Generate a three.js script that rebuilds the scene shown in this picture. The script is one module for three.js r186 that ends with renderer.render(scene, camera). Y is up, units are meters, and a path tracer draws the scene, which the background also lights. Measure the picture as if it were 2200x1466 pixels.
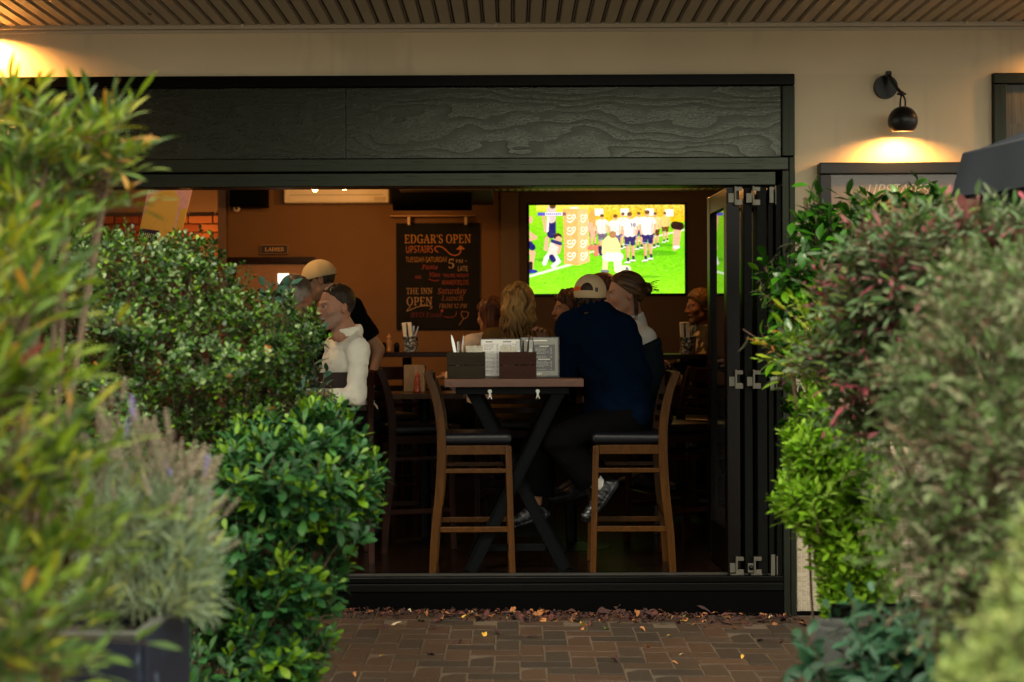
import * as THREE from 'three';
import { RoundedBoxGeometry } from 'three/addons/geometries/RoundedBoxGeometry.js';
import { TextGeometry } from 'three/addons/geometries/TextGeometry.js';
import { FontLoader } from 'three/addons/loaders/FontLoader.js';
import { mergeGeometries } from 'three/addons/utils/BufferGeometryUtils.js';

// ---------------------------------------------------------------- camera, sky, sun, exposure
const scene = new THREE.Scene();
const FOCAL = 3056, EYE = 1.26, ROLL = -0.0042;           // focal length in pixels of a 2200 px wide frame; eye height over the bar floor
const camera = new THREE.PerspectiveCamera(2 * Math.atan(733 / FOCAL) * 180 / Math.PI, 2200 / 1466, 0.1, 400);
camera.filmGauge = 36;
camera.position.set(0, EYE, 0);
camera.rotation.z = ROLL;
camera.focus = 7.75; camera.userData.fStop = 2.3;
const renderer = new THREE.WebGLRenderer({ antialias: true });
renderer.toneMapping = THREE.LinearToneMapping;
renderer.toneMappingExposure = 3.75;
renderer.shadowMap.enabled = true;
{ // overcast sky, brighter towards the zenith
  const w = 256, h = 128, d = new Float32Array(w * h * 4);
  for (let y = 0; y < h; y++) for (let x = 0; x < w; x++) {
    const el = Math.sin(((y + 0.5) / h - 0.5) * Math.PI), i = (y * w + x) * 4;
    const l = el > 0 ? 0.72 + 0.62 * el : 0.1;
    d[i] = l * 1.0; d[i + 1] = l * 0.965; d[i + 2] = l * 0.8; d[i + 3] = 1;
  }
  const t = new THREE.DataTexture(d, w, h, THREE.RGBAFormat, THREE.FloatType);
  t.mapping = THREE.EquirectangularReflectionMapping; t.magFilter = THREE.LinearFilter; t.needsUpdate = true;
  scene.background = t; scene.environment = t;
}
const sun = new THREE.DirectionalLight(0xfff1dc, 1.5);
sun.name = 'sun'; sun.position.set(-3.5, 9, 5); sun.target.position.set(0, 0, -6); sun.shadow.radius = 36; sun.castShadow = true;
sun.shadow.camera.left = -8; sun.shadow.camera.right = 8; sun.shadow.camera.top = 8; sun.shadow.camera.bottom = -8; sun.shadow.mapSize.set(2048, 2048);
scene.add(sun, sun.target);

// ---------------------------------------------------------------- helpers
const V = (x, y, z) => new THREE.Vector3(x, y, z);
function P(px, py, Z) {                                   // a point of the place that stands Z metres away
  const x = (px - 1100) / FOCAL * Z, y = (733 - py) / FOCAL * Z, c = Math.cos(ROLL), s = Math.sin(ROLL);
  return V(x * c - y * s, EYE + x * s + y * c, -Z);
}
function rng(a) { return () => { a = (a + 0x6d2b79f5) | 0; let t = Math.imul(a ^ (a >>> 15), 1 | a); t = (t + Math.imul(t ^ (t >>> 7), 61 | t)) ^ t; return ((t ^ (t >>> 14)) >>> 0) / 4294967296; }; }
const clamp = (x, a, b) => Math.min(b, Math.max(a, x)), lerp = (a, b, t) => a + (b - a) * t, sstep = (a, b, x) => { const t = clamp((x - a) / (b - a), 0, 1); return t * t * (3 - 2 * t); };
function hsh(x, y, z) { let h = Math.imul(x | 0, 374761393) + Math.imul(y | 0, 668265263) + Math.imul(z | 0, 2147483629); h = Math.imul(h ^ (h >>> 13), 1274126177); return ((h ^ (h >>> 16)) >>> 0) / 4294967296; }
function vn(x, y, s = 0, per = 0) {
  const ix = Math.floor(x), iy = Math.floor(y), fx = x - ix, fy = y - iy, u = fx * fx * (3 - 2 * fx), v = fy * fy * (3 - 2 * fy);
  const m = (a) => per ? ((a % per) + per) % per : a;
  const a = hsh(m(ix), m(iy), s), b = hsh(m(ix + 1), m(iy), s), c = hsh(m(ix), m(iy + 1), s), e = hsh(m(ix + 1), m(iy + 1), s);
  return lerp(lerp(a, b, u), lerp(c, e, u), v);
}
function fbm(x, y, s = 0, o = 4, per = 0) { let r = 0, a = 0.5, n = 0; for (let i = 0; i < o; i++) { r += a * vn(x, y, s + i * 17, per); n += a; a *= 0.5; x *= 2; y *= 2; per *= 2; } return r / n; }
function n3(x, y, z) {
  const ix = Math.floor(x), iy = Math.floor(y), iz = Math.floor(z), fx = x - ix, fy = y - iy, fz = z - iz, u = fx * fx * (3 - 2 * fx), v = fy * fy * (3 - 2 * fy), w = fz * fz * (3 - 2 * fz);
  const L = (k) => lerp(lerp(hsh(ix, iy, iz + k), hsh(ix + 1, iy, iz + k), u), lerp(hsh(ix, iy + 1, iz + k), hsh(ix + 1, iy + 1, iz + k), u), v);
  return lerp(L(0), L(1), w) * 2 - 1;
}
function dataTex(w, h, fn, srgb = false, repeat = true) {  // fn(u, v) -> grey or [r, g, b], 0..1
  const d = new Uint8Array(w * h * 4);
  for (let y = 0; y < h; y++) for (let x = 0; x < w; x++) {
    const r = fn((x + 0.5) / w, (y + 0.5) / h), i = (y * w + x) * 4, a = typeof r === 'number' ? [r, r, r] : r;
    for (let c = 0; c < 3; c++) d[i + c] = clamp(a[c], 0, 1) * 255;
    d[i + 3] = 255;
  }
  const t = new THREE.DataTexture(d, w, h); t.magFilter = THREE.LinearFilter; t.minFilter = THREE.LinearMipmapLinearFilter; t.generateMipmaps = true;
  if (srgb) t.colorSpace = THREE.SRGBColorSpace;
  t.wrapS = t.wrapT = repeat ? THREE.RepeatWrapping : THREE.ClampToEdgeWrapping; t.needsUpdate = true;
  return t;
}
function canvasTex(w, h, draw) { const c = document.createElement('canvas'); c.width = w; c.height = h; draw(c.getContext('2d'), w, h); const t = new THREE.CanvasTexture(c); t.colorSpace = THREE.SRGBColorSpace; t.wrapS = t.wrapT = THREE.ClampToEdgeWrapping; return t; }
const rep = (t, x, y = x, rot = 0) => { const c = t.clone(); c.repeat.set(x, y); c.rotation = rot; c.needsUpdate = true; return c; };
const lin = (r, g, b) => new THREE.Color().setRGB(r, g, b);
const std = (col, o = {}) => new THREE.MeshStandardMaterial({ color: Array.isArray(col) ? lin(...col) : new THREE.Color(col), roughness: 0.7, ...o });
const phy = (col, o = {}) => new THREE.MeshPhysicalMaterial({ color: Array.isArray(col) ? lin(...col) : new THREE.Color(col), roughness: 0.7, ...o });

function boxUV(g) {                                        // uv in metres on the plane each face looks along
  g = g.index ? g.toNonIndexed() : g;
  if (!g.attributes.normal) g.computeVertexNormals();
  const p = g.attributes.position, uv = new Float32Array(p.count * 2), a = V(), b = V(), c = V();
  for (let i = 0; i < p.count; i += 3) {
    a.fromBufferAttribute(p, i); b.fromBufferAttribute(p, i + 1); c.fromBufferAttribute(p, i + 2);
    const n = b.clone().sub(a).cross(c.clone().sub(a)), x = Math.abs(n.x), y = Math.abs(n.y), z = Math.abs(n.z);
    [a, b, c].forEach((q, k) => { const [u, v] = x >= y && x >= z ? [q.z, q.y] : y >= z ? [q.x, q.z] : [q.x, q.y]; uv[(i + k) * 2] = u; uv[(i + k) * 2 + 1] = v; });
  }
  g.setAttribute('uv', new THREE.BufferAttribute(uv, 2));
  return g;
}
const plainG = (g) => { const q = g.index ? g.toNonIndexed() : g.clone(); for (const k of Object.keys(q.attributes)) if (!['position', 'normal', 'uv', 'color'].includes(k)) q.deleteAttribute(k); if (!q.attributes.normal) q.computeVertexNormals(); if (!q.attributes.uv) q.setAttribute('uv', new THREE.BufferAttribute(new Float32Array(q.attributes.position.count * 2), 2)); q.morphAttributes = {}; return q; };
const join = (list) => list.length === 1 ? plainG(list[0]) : mergeGeometries(list.map(plainG));
function bx(w, h, d, x = 0, y = 0, z = 0, o = {}) {         // box centred at x, y, z; edges softened by o.r
  let g = o.r ? new RoundedBoxGeometry(w, h, d, 1, Math.min(o.r, w / 2.1, h / 2.1, d / 2.1)) : new THREE.BoxGeometry(w, h, d);
  g = boxUV(g);
  if (o.along) { const uv = g.attributes.uv; for (let i = 0; i < uv.count; i++) { const u = uv.getX(i); uv.setXY(i, uv.getY(i), u); } }
  if (o.uv) { const uv = g.attributes.uv; for (let i = 0; i < uv.count; i++) uv.setXY(i, uv.getX(i) + o.uv[0], uv.getY(i) + o.uv[1]); }
  if (o.rx) g.rotateX(o.rx); if (o.ry) g.rotateY(o.ry); if (o.rz) g.rotateZ(o.rz);
  return g.translate(x, y, z);
}
const b2 = (x0, x1, y0, y1, z0, z1, o) => bx(x1 - x0, y1 - y0, Math.abs(z1 - z0), (x0 + x1) / 2, (y0 + y1) / 2, (z0 + z1) / 2, o);
function bar(a, b, w, d, o = {}) {                          // a square bar from a to b
  const l = a.distanceTo(b), g = bx(w, l, d, 0, 0, 0, o), dir = b.clone().sub(a).normalize();
  const z = (o.face || V(0, 0, 1)).clone(), x = dir.clone().cross(z).normalize(); z.copy(x.clone().cross(dir));
  g.applyMatrix4(new THREE.Matrix4().makeBasis(x, dir, z).setPosition(a.clone().lerp(b, 0.5)));
  return g;
}
const tube = (pts, r, seg = 12, rad = 6) => new THREE.TubeGeometry(new THREE.CatmullRomCurve3(pts), seg, r, rad, false);
const cyl = (r0, r1, h, x, y, z, n = 20) => new THREE.CylinderGeometry(r0, r1, h, n).translate(x, y, z);
const lathe = (pts, n = 24) => new THREE.LatheGeometry(pts.map(([x, y]) => new THREE.Vector2(x, y)), n);
const used = {};
function numbered(n) { used[n] = (used[n] ?? -1) + 1; return used[n] ? n + '_' + String(used[n]).padStart(3, '0') : n; }
function mesh(name, geos, m, parent, label) {
  const o = new THREE.Mesh(Array.isArray(geos) ? join(geos) : geos, m);
  o.name = parent ? name : numbered(name); o.castShadow = o.receiveShadow = true;
  if (label) o.userData.label = label;
  (parent || scene).add(o);
  return o;
}
function tag(o, label, category, group) { o.userData.label = label; o.userData.category = category; if (group) o.userData.group = group; return o; }
function thing(name, label, category, pos = [0, 0, 0], turn = 0, group) {
  const o = new THREE.Group(); o.name = numbered(name); o.position.set(...pos); o.rotation.y = turn; scene.add(o);
  return tag(o, label, category, group);
}
const struct = (name, geos, m, label) => { const o = mesh(name, geos, m); o.userData.kind = 'structure'; if (label) o.userData.label = label; return o; };
function dup(src, pos, turn, label, group) { const o = src.clone(); o.name = numbered(src.name.replace(/_\d+$/, '')); o.position.set(...pos); o.rotation.set(0, turn, 0); o.userData = { ...src.userData, label: label || src.userData.label }; if (group) o.userData.group = group; scene.add(o); return o; }

// ---------------------------------------------------------------- shared textures and materials
const grit = dataTex(512, 512, (u, v) => 0.62 + 0.38 * fbm(u * 64, v * 64, 3, 3, 64) - 0.35 * Math.pow(vn(u * 160, v * 160, 9, 160), 6), false);
const cloud = dataTex(512, 512, (u, v) => 0.75 + 0.25 * (fbm(u * 6, v * 6, 21, 5, 6) - 0.1));
const stain = dataTex(512, 512, (u, v) => { const b = 0.80 + 0.22 * (fbm(u * 5, v * 5, 23, 5, 5) - 0.2), s = fbm(u * 60, v * 2, 27, 3), t = fbm(u * 9, v * 7, 29, 4, 9); return b - 0.10 * sstep(0.6, 0.85, s) * sstep(0.4, 0.6, t) - 0.06 * sstep(0.62, 0.7, t); });
const weave = dataTex(256, 256, (u, v) => 0.5 + 0.25 * Math.sin(u * 64 * 6.283) * Math.sin(v * 64 * 6.283) + 0.4 * (fbm(u * 24, v * 24, 5, 3, 24) - 0.5));
const grain = dataTex(512, 512, (u, v) => { const w = fbm(u * 4, v * 3, 31, 3, 0); return clamp(0.72 + 0.5 * (fbm(u * 90 + w * 5, v * 3, 33, 3) - 0.5) + 0.35 * (fbm(u * 14 + w * 4, v * 1.2, 35, 2) - 0.5), 0.1, 1); });
const M = {
  wall: std([0.84, 0.70, 0.48], { map: rep(stain, 0.28), bumpMap: rep(grit, 3), bumpScale: 0.0012, roughness: 0.85 }),
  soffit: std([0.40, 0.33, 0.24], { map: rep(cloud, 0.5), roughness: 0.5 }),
  soffitGap: std([0.03, 0.025, 0.02], { roughness: 0.8 }),
  black: phy([0.0015, 0.0018, 0.0015], { specularIntensity: 0.17, roughness: 0.42, bumpMap: rep(grain, 1.2, 1.2, Math.PI / 2), bumpScale: 0.0012 }),
  blackMatte: phy([0.001, 0.001, 0.001], { specularIntensity: 0.05, roughness: 0.55 }),
  blackGloss: phy([0.0014, 0.0015, 0.0014], { specularIntensity: 0.25, roughness: 0.25 }),
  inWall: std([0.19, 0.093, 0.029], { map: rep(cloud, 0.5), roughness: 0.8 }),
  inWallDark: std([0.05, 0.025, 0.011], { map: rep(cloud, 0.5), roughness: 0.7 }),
  wainscot: phy([0.006, 0.004, 0.003], { roughness: 0.5, specularIntensity: 0.3 }),
  stool: phy([0.056, 0.021, 0.0026], { specularIntensity: 0.35, map: rep(grain, 3, 3), roughness: 0.27, bumpMap: rep(grain, 6, 6), bumpScale: 0.0006 }),
  stoolDark: phy([0.02, 0.0055, 0.002], { specularIntensity: 0.3, map: rep(grain, 4, 4), roughness: 0.3 }),
  leather: phy([0.0025, 0.003, 0.0045], { specularIntensity: 0.5, roughness: 0.38, bumpMap: rep(grit, 12), bumpScale: 0.0006 }),
  steel: phy([0.0022, 0.0027, 0.003], { specularIntensity: 0.1, roughness: 0.4, metalness: 0, bumpMap: rep(grit, 6), bumpScale: 0.0003 }),
  chrome: std([0.4, 0.4, 0.37], { roughness: 0.28, metalness: 1 }),
  hinge: std([0.13, 0.125, 0.1], { roughness: 0.42, metalness: 0.9, bumpMap: rep(grit, 10), bumpScale: 0.0004 }),
  tableTop: std([0.12, 0.05, 0.026], { map: rep(grain, 3, 3, Math.PI / 2), roughness: 0.55 }),
  boxGrey: phy([0.042, 0.031, 0.018], { specularIntensity: 0.3, map: rep(grain, 3.2, 7, Math.PI / 2), roughness: 0.8, bumpMap: rep(grain, 3.2, 7, Math.PI / 2), bumpScale: 0.002 }),
  boxRed: phy([0.06, 0.024, 0.016], { specularIntensity: 0.3, map: rep(grain, 3.2, 7, Math.PI / 2), roughness: 0.8, bumpMap: rep(grain, 3.2, 7, Math.PI / 2), bumpScale: 0.002 }),
  paper: std([0.85, 0.79, 0.64], { roughness: 0.9 }),
  glass: phy([0.95, 0.97, 0.96], { transmission: 1, roughness: 0.03, thickness: 0, ior: 1.5 }),
  concrete: std([0.055, 0.058, 0.052], { map: rep(cloud, 2), bumpMap: rep(grit, 4), bumpScale: 0.002, roughness: 0.9 }),
};
const WALLZ = -7.6;
// ---------------------------------------------------------------- ground and pavement
const SLOPE = -0.0166, groundY = (x) => -0.186 + SLOPE * x;
{
  const g = new THREE.PlaneGeometry(160, 160, 4, 4).rotateX(-Math.PI / 2), p = g.attributes.position;
  for (let i = 0; i < p.count; i++) p.setY(i, groundY(clamp(p.getX(i), -8, 8)) - 0.022);
  struct('ground', [boxUV(g)], std([0.085, 0.07, 0.055], { map: rep(grit, 2), roughness: 0.95 }));
  // herringbone of clay pavers, each one its own piece where it shows
  const joint = new THREE.PlaneGeometry(9, 6.9, 40, 1).rotateX(-Math.PI / 2).translate(0, 0, -4.15), jp = joint.attributes.position;
  for (let i = 0; i < jp.count; i++) jp.setY(i, groundY(jp.getX(i)) - 0.0035);
  const pavement = struct('pavement', [boxUV(joint)], std([0.10, 0.073, 0.043], { map: rep(grit, 5), roughness: 1 }), 'brick paved footpath strewn with fallen leaves');
  const R = rng(11), L = 0.23, S = 0.115, gap = 0.0075, h = 0.05;
  const tones = [[0.10, 0.062, 0.039], [0.108, 0.066, 0.042], [0.088, 0.063, 0.042], [0.074, 0.059, 0.043], [0.094, 0.064, 0.042], [0.12, 0.074, 0.046], [0.064, 0.051, 0.038]].map((c) => c.map((q) => q * 0.72)).map((c) => phy(c, { specularIntensity: 0.5, map: rep(grit, 3.2), bumpMap: rep(grit, 5), bumpScale: 0.0035, roughness: 0.6 }));
  const geos = [0, 1, 2].map((k) => { const g2 = new RoundedBoxGeometry(L - gap, h, S - gap, 1, 0.004); return boxUV(g2.translate(0, 0, 0)); });
  geos.forEach((g2, k) => { const uv = g2.attributes.uv; for (let i = 0; i < uv.count; i++) uv.setXY(i, uv.getX(i) + k * 0.37, uv.getY(i) + k * 0.21); });
  const rest = [];
  const put = (x, z, turn) => {
    if (z < WALLZ + 0.03 || z > -0.8 || Math.abs(x) > 4.4) return;
    const y = groundY(x) - h / 2 + (R() - 0.5) * 0.004, t = tones[Math.floor(Math.pow(R(), 1.1) * tones.length)], q = new THREE.Mesh(geos[Math.floor(R() * 3)], t);
    q.position.set(x + (R() - 0.5) * 0.002, y, z); q.rotation.set((R() - 0.5) * 0.008, turn + (R() - 0.5) * 0.012, SLOPE + (R() - 0.5) * 0.008);
    q.name = 'brick'; q.receiveShadow = q.castShadow = true;
    const Z = -z, px = 1100 + x / Z * FOCAL, py = 733 + (EYE - groundY(x)) / Z * FOCAL;
    if (px > 560 && px < 1830 && py < 1490) pavement.add(q);
    else { q.updateMatrix(); rest.push(plainG(q.geometry).applyMatrix4(q.matrix)); }
  };
  for (let x = -4.4; x < 4.4; x += S) put(x + S / 2, WALLZ + 0.03 + L / 2, Math.PI / 2);     // soldier course along the wall
  const z0 = WALLZ + 0.03 + L + 0.003;
  for (let i = -40; i < 40; i++) for (let j = 0; j < 60; j++) {                  // herringbone on a grid of half bricks
    const k = (((i - j) % 4) + 4) % 4, x = i * S + 0.03, z = z0 + j * S;
    if (k === 0) put(x + S, z + S / 2, 0); else if (k === 3) put(x + S / 2, z + S, Math.PI / 2);
  }
  const r = mesh('brick', join(rest), tones[2], pavement); r.userData.kind = 'stuff';
}

{ // the house across the street, seen only in the gloss of the black fascia
  const t = thing('street_house', 'dark brick house across the street, mirrored in the black fascia', 'house', [-9.2, -0.5, 9.5]);
  const m = std([0.03, 0.026, 0.02], { roughness: 0.9 });
  mesh('wall', [b2(-9, 7.6, 0, 13, 0, 8)], m, t); mesh('roof', [b2(-9.3, 7.9, 13.001, 13.4, -0.3, 8.3)], m, t);
  for (let i = 0; i < 5; i++) for (const y of [0.9, 4.3, 8.2]) mesh('window', [b2(-8 + i * 3.2, -6.4 + i * 3.2, y, y + 2, -0.06, -0.001)], M.blackGloss, t);
}
// ---------------------------------------------------------------- the front of the building
const X0 = -3.7, XJ = 1.443, XF = 1.512, HEAD = 2.086, FTOP = 2.68, SOFF = 2.96;
struct('wall', [b2(-6, 5.4, FTOP, 4.2, WALLZ, WALLZ - 0.25), b2(XF, 2.569, 0.62, FTOP, WALLZ, WALLZ - 0.25), b2(XF + 0.001, 2.569, -0.4, 0.62, WALLZ - 0.012, WALLZ - 0.25), b2(3.7, 5.4, -0.4, FTOP, WALLZ, WALLZ - 0.25), b2(-6, X0 - 0.07, -0.4, FTOP, WALLZ, WALLZ - 0.25)], M.wall, 'cream rendered front wall of the pub');
struct('wall_trim', [b2(-6, 5.4, SOFF - 0.03, SOFF - 0.002, WALLZ + 0.03, WALLZ + 0.001, { r: 0.006 }), b2(-6, 5.4, SOFF - 0.05, SOFF - 0.032, WALLZ + 0.016, WALLZ + 0.001, { r: 0.004 })], std([0.55, 0.48, 0.37], { roughness: 0.6 }));
{ // awning with ribbed soffit
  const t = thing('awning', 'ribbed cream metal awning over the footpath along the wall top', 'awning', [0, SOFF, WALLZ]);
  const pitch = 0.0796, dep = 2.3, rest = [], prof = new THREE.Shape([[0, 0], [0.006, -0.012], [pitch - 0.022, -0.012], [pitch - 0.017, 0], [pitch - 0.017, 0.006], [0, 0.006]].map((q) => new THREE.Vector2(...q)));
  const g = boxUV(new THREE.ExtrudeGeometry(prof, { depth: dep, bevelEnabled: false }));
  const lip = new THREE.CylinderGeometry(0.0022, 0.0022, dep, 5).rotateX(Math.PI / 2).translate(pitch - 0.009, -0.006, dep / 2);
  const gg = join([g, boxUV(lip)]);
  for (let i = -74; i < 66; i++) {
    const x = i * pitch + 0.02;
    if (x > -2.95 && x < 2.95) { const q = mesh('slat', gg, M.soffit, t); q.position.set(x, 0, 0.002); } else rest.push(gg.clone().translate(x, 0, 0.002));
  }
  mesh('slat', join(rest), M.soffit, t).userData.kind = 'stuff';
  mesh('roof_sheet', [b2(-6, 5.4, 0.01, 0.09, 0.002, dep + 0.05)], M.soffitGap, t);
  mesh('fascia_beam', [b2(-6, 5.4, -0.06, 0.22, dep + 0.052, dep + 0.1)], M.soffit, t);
  const hk = (px, z) => { const x = (px - 1100) / 402 * (1 - z / 7.6); return tube([V(x, 0, z), V(x, -0.018, z), V(x + 0.008, -0.026, z), V(x + 0.014, -0.016, z)], 0.0025, 8, 5); };
  for (const px of [27, 523, 1068, 1570, 2080]) mesh('cable_clip', [cyl(0.008, 0.003, 0.014, (px - 1100) / 402 * 0.995, -0.018, 0.04, 8)], std([0.7, 0.62, 0.45]), t);
  mesh('hook', [hk(322, 0.33)], M.blackMatte, t);
}
// figured plywood: warped bands of grain in the gloss black paint
const ply = (seed) => { const f = (u, v) => { const x = u * 3.4, y = v * 1.0, w = fbm(x * 1.1, y * 1.7, seed, 4) * 1.7 + 0.5 * fbm(x * 2.6, y * 3, seed + 5, 3) * sstep(0.35, 0.6, fbm(x * 0.8, y * 2.2, seed + 9, 2)); const q = y * 3.6 + w * 1.7, k = q * 1.9, fr = k - Math.floor(k); return { band: Math.pow(fr, 2.2), fine: fbm(u * 60, v * 160, seed + 2, 2), fib: fbm(u * 240, v * 200, seed + 3, 2), n: w }; }; return f; };
const plyF = ply(77);
const plyMap = dataTex(1024, 256, (u, v) => { const q = plyF(u, v); return clamp(0.78 - 0.5 * q.band + 0.35 * (q.fib - 0.5) + 0.3 * (q.fine - 0.5), 0.04, 1); }, false, false);
const plyRough = dataTex(1024, 256, (u, v) => { const q = plyF(u, v); return 0.26 + 0.11 * q.band + 0.16 * (q.fib - 0.5); }, false, false);
M.ply = phy([0.017, 0.019, 0.013], { ior: 1.55, specularColor: lin(0.95, 1, 0.82), map: plyMap, roughnessMap: plyRough, roughness: 1.0, bumpMap: plyMap, bumpScale: 0.0011 });
M.plyPlain = phy([0.002, 0.0022, 0.002], { specularIntensity: 0.1, roughness: 0.55, bumpMap: rep(grain, 0.6, 1.5, Math.PI / 2), bumpScale: 0.001 });
M.rail = phy([0.004, 0.0047, 0.0033], { ior: 1.5, specularColor: lin(0.9, 1, 0.76), roughness: 0.36, map: rep(grain, 1.3, 2.2, Math.PI / 2), bumpMap: rep(grain, 1.3, 2.2, Math.PI / 2), bumpScale: 0.0018 });
M.jamb = phy([0.003, 0.0036, 0.0026], { ior: 1.4, specularColor: lin(0.9, 1, 0.76), roughness: 0.38, map: rep(grain, 2.2, 1.3), bumpMap: rep(grain, 2.2, 1.3), bumpScale: 0.0018 });
function faceUV(g, x0, x1, y0, y1) { const p = g.attributes.position, uv = g.attributes.uv; for (let i = 0; i < p.count; i++) uv.setXY(i, (p.getX(i) - x0) / (x1 - x0), (p.getY(i) - y0) / (y1 - y0)); return g; }
{
  const t = thing('opening_surround', 'black painted timber surround with figured fascia over the folding door opening', 'door surround', [0, 0, WALLZ]); t.userData.kind = 'thing';
  mesh('top_rail', [b2(X0 - 0.07, XF, 2.618, FTOP - 0.002, -0.1, 0.03, { r: 0.005 })], M.blackGloss, t);
  const xs = (745 - 1100) / 402;
  const board = mesh('fascia_board', faceUV(b2(X0, xs - 0.0015, 2.2375, 2.6165, -0.1, 0.006, { r: 0.003 }), xs + 0.0015, xs - 2.4, 2.2375, 2.6165), M.ply, t, 'plain dark fascia board carrying pale lettering');
  mesh('fascia_board', faceUV(b2(xs + 0.0015, XJ, 2.2375, 2.6165, -0.1, 0.006, { r: 0.003 }), xs, XJ, 2.2375, 2.6165), M.ply, t, 'fascia board with swirling figured grain');
  mesh('lower_rail', [b2(X0, XJ + 0.035, 2.165, 2.236, -0.1, 0.026, { r: 0.006 })], M.rail, t);
  mesh('door_head', [b2(X0, XJ - 0.033, HEAD, 2.159, -0.12, 0.018, { r: 0.005 })], M.rail, t);
  mesh('jamb', [b2(XJ, XF, 2.238, 2.6165, -0.1, 0.0285, { r: 0.006 })], M.jamb, t);
  mesh('jamb', [b2(XJ + 0.037, XF, -0.23, 2.2365, -0.1, 0.0285, { r: 0.006 }), b2(XJ, XJ + 0.0355, -0.23, 2.1635, -0.1, 0.0275, { r: 0.004 })], M.jamb, t);
  mesh('jamb', [b2(XJ - 0.031, XJ - 0.0015, 0.001, 2.0845, -0.14, 0.004, { r: 0.003 })], M.black, t);
  mesh('jamb', [b2(X0 - 0.07, X0 - 0.001, -0.2, 2.617, -0.1, 0.028)], M.jamb, t);
  // lettering
  const font = await new FontLoader().loadAsync('fonts/droid/droid_sans_regular.typeface.json');
  const lm = std([0.6, 0.5, 0.36], { roughness: 0.5 });
  const txt = (s, size, x, y) => new TextGeometry(s, { font, size, depth: 0.004, curveSegments: 6 }).translate(x, y, 0.0065);
  for (const [s, size, px, py] of [['CE', 0.082, -13, 291], ['ROOM', 0.082, -32, 329]]) mesh('lettering', [txt(s, size, (px - 1100) / 402, EYE - (py - 733 + (px - 1100) * 0.0042) / 402)], lm, board);
}
struct('lintel_beam', [b2(X0 - 0.07, XF + 0.05, HEAD + 0.02, FTOP - 0.003, WALLZ - 0.122, WALLZ - 0.249)], M.blackMatte);
{ // threshold: timber sill, step and kick board
  const t = thing('threshold', 'black painted timber sill and kickboard under the open doorway', 'threshold', [0, 0, WALLZ]);
  mesh('sill', [b2(X0, XJ - 0.002, -0.03, 0.004, -0.16, 0.03, { r: 0.006 })], M.blackGloss, t);
  mesh('step', [b2(X0, XJ - 0.002, -0.075, -0.0315, -0.16, 0.036, { r: 0.005 })], M.black, t);
  mesh('kickboard', [b2(X0, XJ - 0.002, -0.32, -0.0765, -0.16, 0.026, { r: 0.004 })], M.blackMatte, t);
  mesh('door_track', [b2(X0, XJ - 0.036, 0.0045, 0.008, -0.075, -0.045), b2(X0, XJ - 0.036, 0.0045, 0.008, -0.035, -0.02)], std([0.05, 0.05, 0.045], { roughness: 0.5, metalness: 0.6 }), t);
}
{ // mosaic tile dado on the right pier
  const t = struct('wall_tiling', [b2(XF + 0.003, 2.567, -0.19, 0.618, WALLZ - 0.0115, WALLZ - 0.004)], std([0.62, 0.57, 0.43], { roughness: 0.9 }), 'beige mosaic tiling low on the wall right of the doorway');
  const R = rng(5), pt = 0.0256, mats = [[0.33, 0.28, 0.2], [0.36, 0.31, 0.23], [0.30, 0.255, 0.185]].map((c) => std(c, { roughness: 0.35 }));
  const g = boxUV(new RoundedBoxGeometry(pt - 0.0032, pt - 0.0032, 0.006, 1, 0.0012)), rest = [];
  for (let i = 0; i < 41; i++) for (let j = 0; j < 31; j++) {
    const x = XF + 0.018 + i * pt, y = -0.174 + j * pt;
    if (i < 10 && j < 19) { const q = mesh('tile', g, mats[Math.floor(R() * 3)], t); q.position.set(x, y, WALLZ - 0.002); } else rest.push(g.clone().translate(x, y, WALLZ - 0.002));
  }
  mesh('tile', join(rest), mats[0], t).userData.kind = 'stuff';
  struct('skirting', [b2(XF + 0.003, 2.567, -0.3, -0.1915, WALLZ + 0.006, WALLZ - 0.0115)], M.blackMatte);
}
{ // second doorway at the right edge
  const t = thing('side_door', 'grey green timber door in a dark frame at the right edge', 'door', [2.569, 0, WALLZ]); t.userData.kind = 'thing';
  const mw = std([0.10, 0.102, 0.085], { roughness: 0.5, map: rep(grain, 2.2, 1.3), bumpMap: rep(grain, 2.2, 1.3), bumpScale: 0.002 });
  mesh('frame', [b2(0.002, 0.07, -0.3, 2.619, -0.1, 0.03, { r: 0.006 }), b2(1.06, 1.129, -0.3, 2.619, -0.1, 0.03, { r: 0.006 }), b2(0.002, 1.129, 2.6205, 2.678, -0.1, 0.03, { r: 0.006 })], M.jamb, t);
  mesh('fascia_board', [b2(0.0715, 1.0585, 2.2, 2.619, -0.1, 0.004, { r: 0.003 })], mw, t);
  mesh('door_leaf', [b2(0.0715, 1.0585, -0.2, 2.198, -0.08, -0.03, { r: 0.003 }), b2(0.2, 0.93, 0.2, 1.0, -0.028, -0.02, { r: 0.003 }), b2(0.2, 0.93, 1.15, 2.05, -0.028, -0.02, { r: 0.003 })], M.black, t);
}
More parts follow.
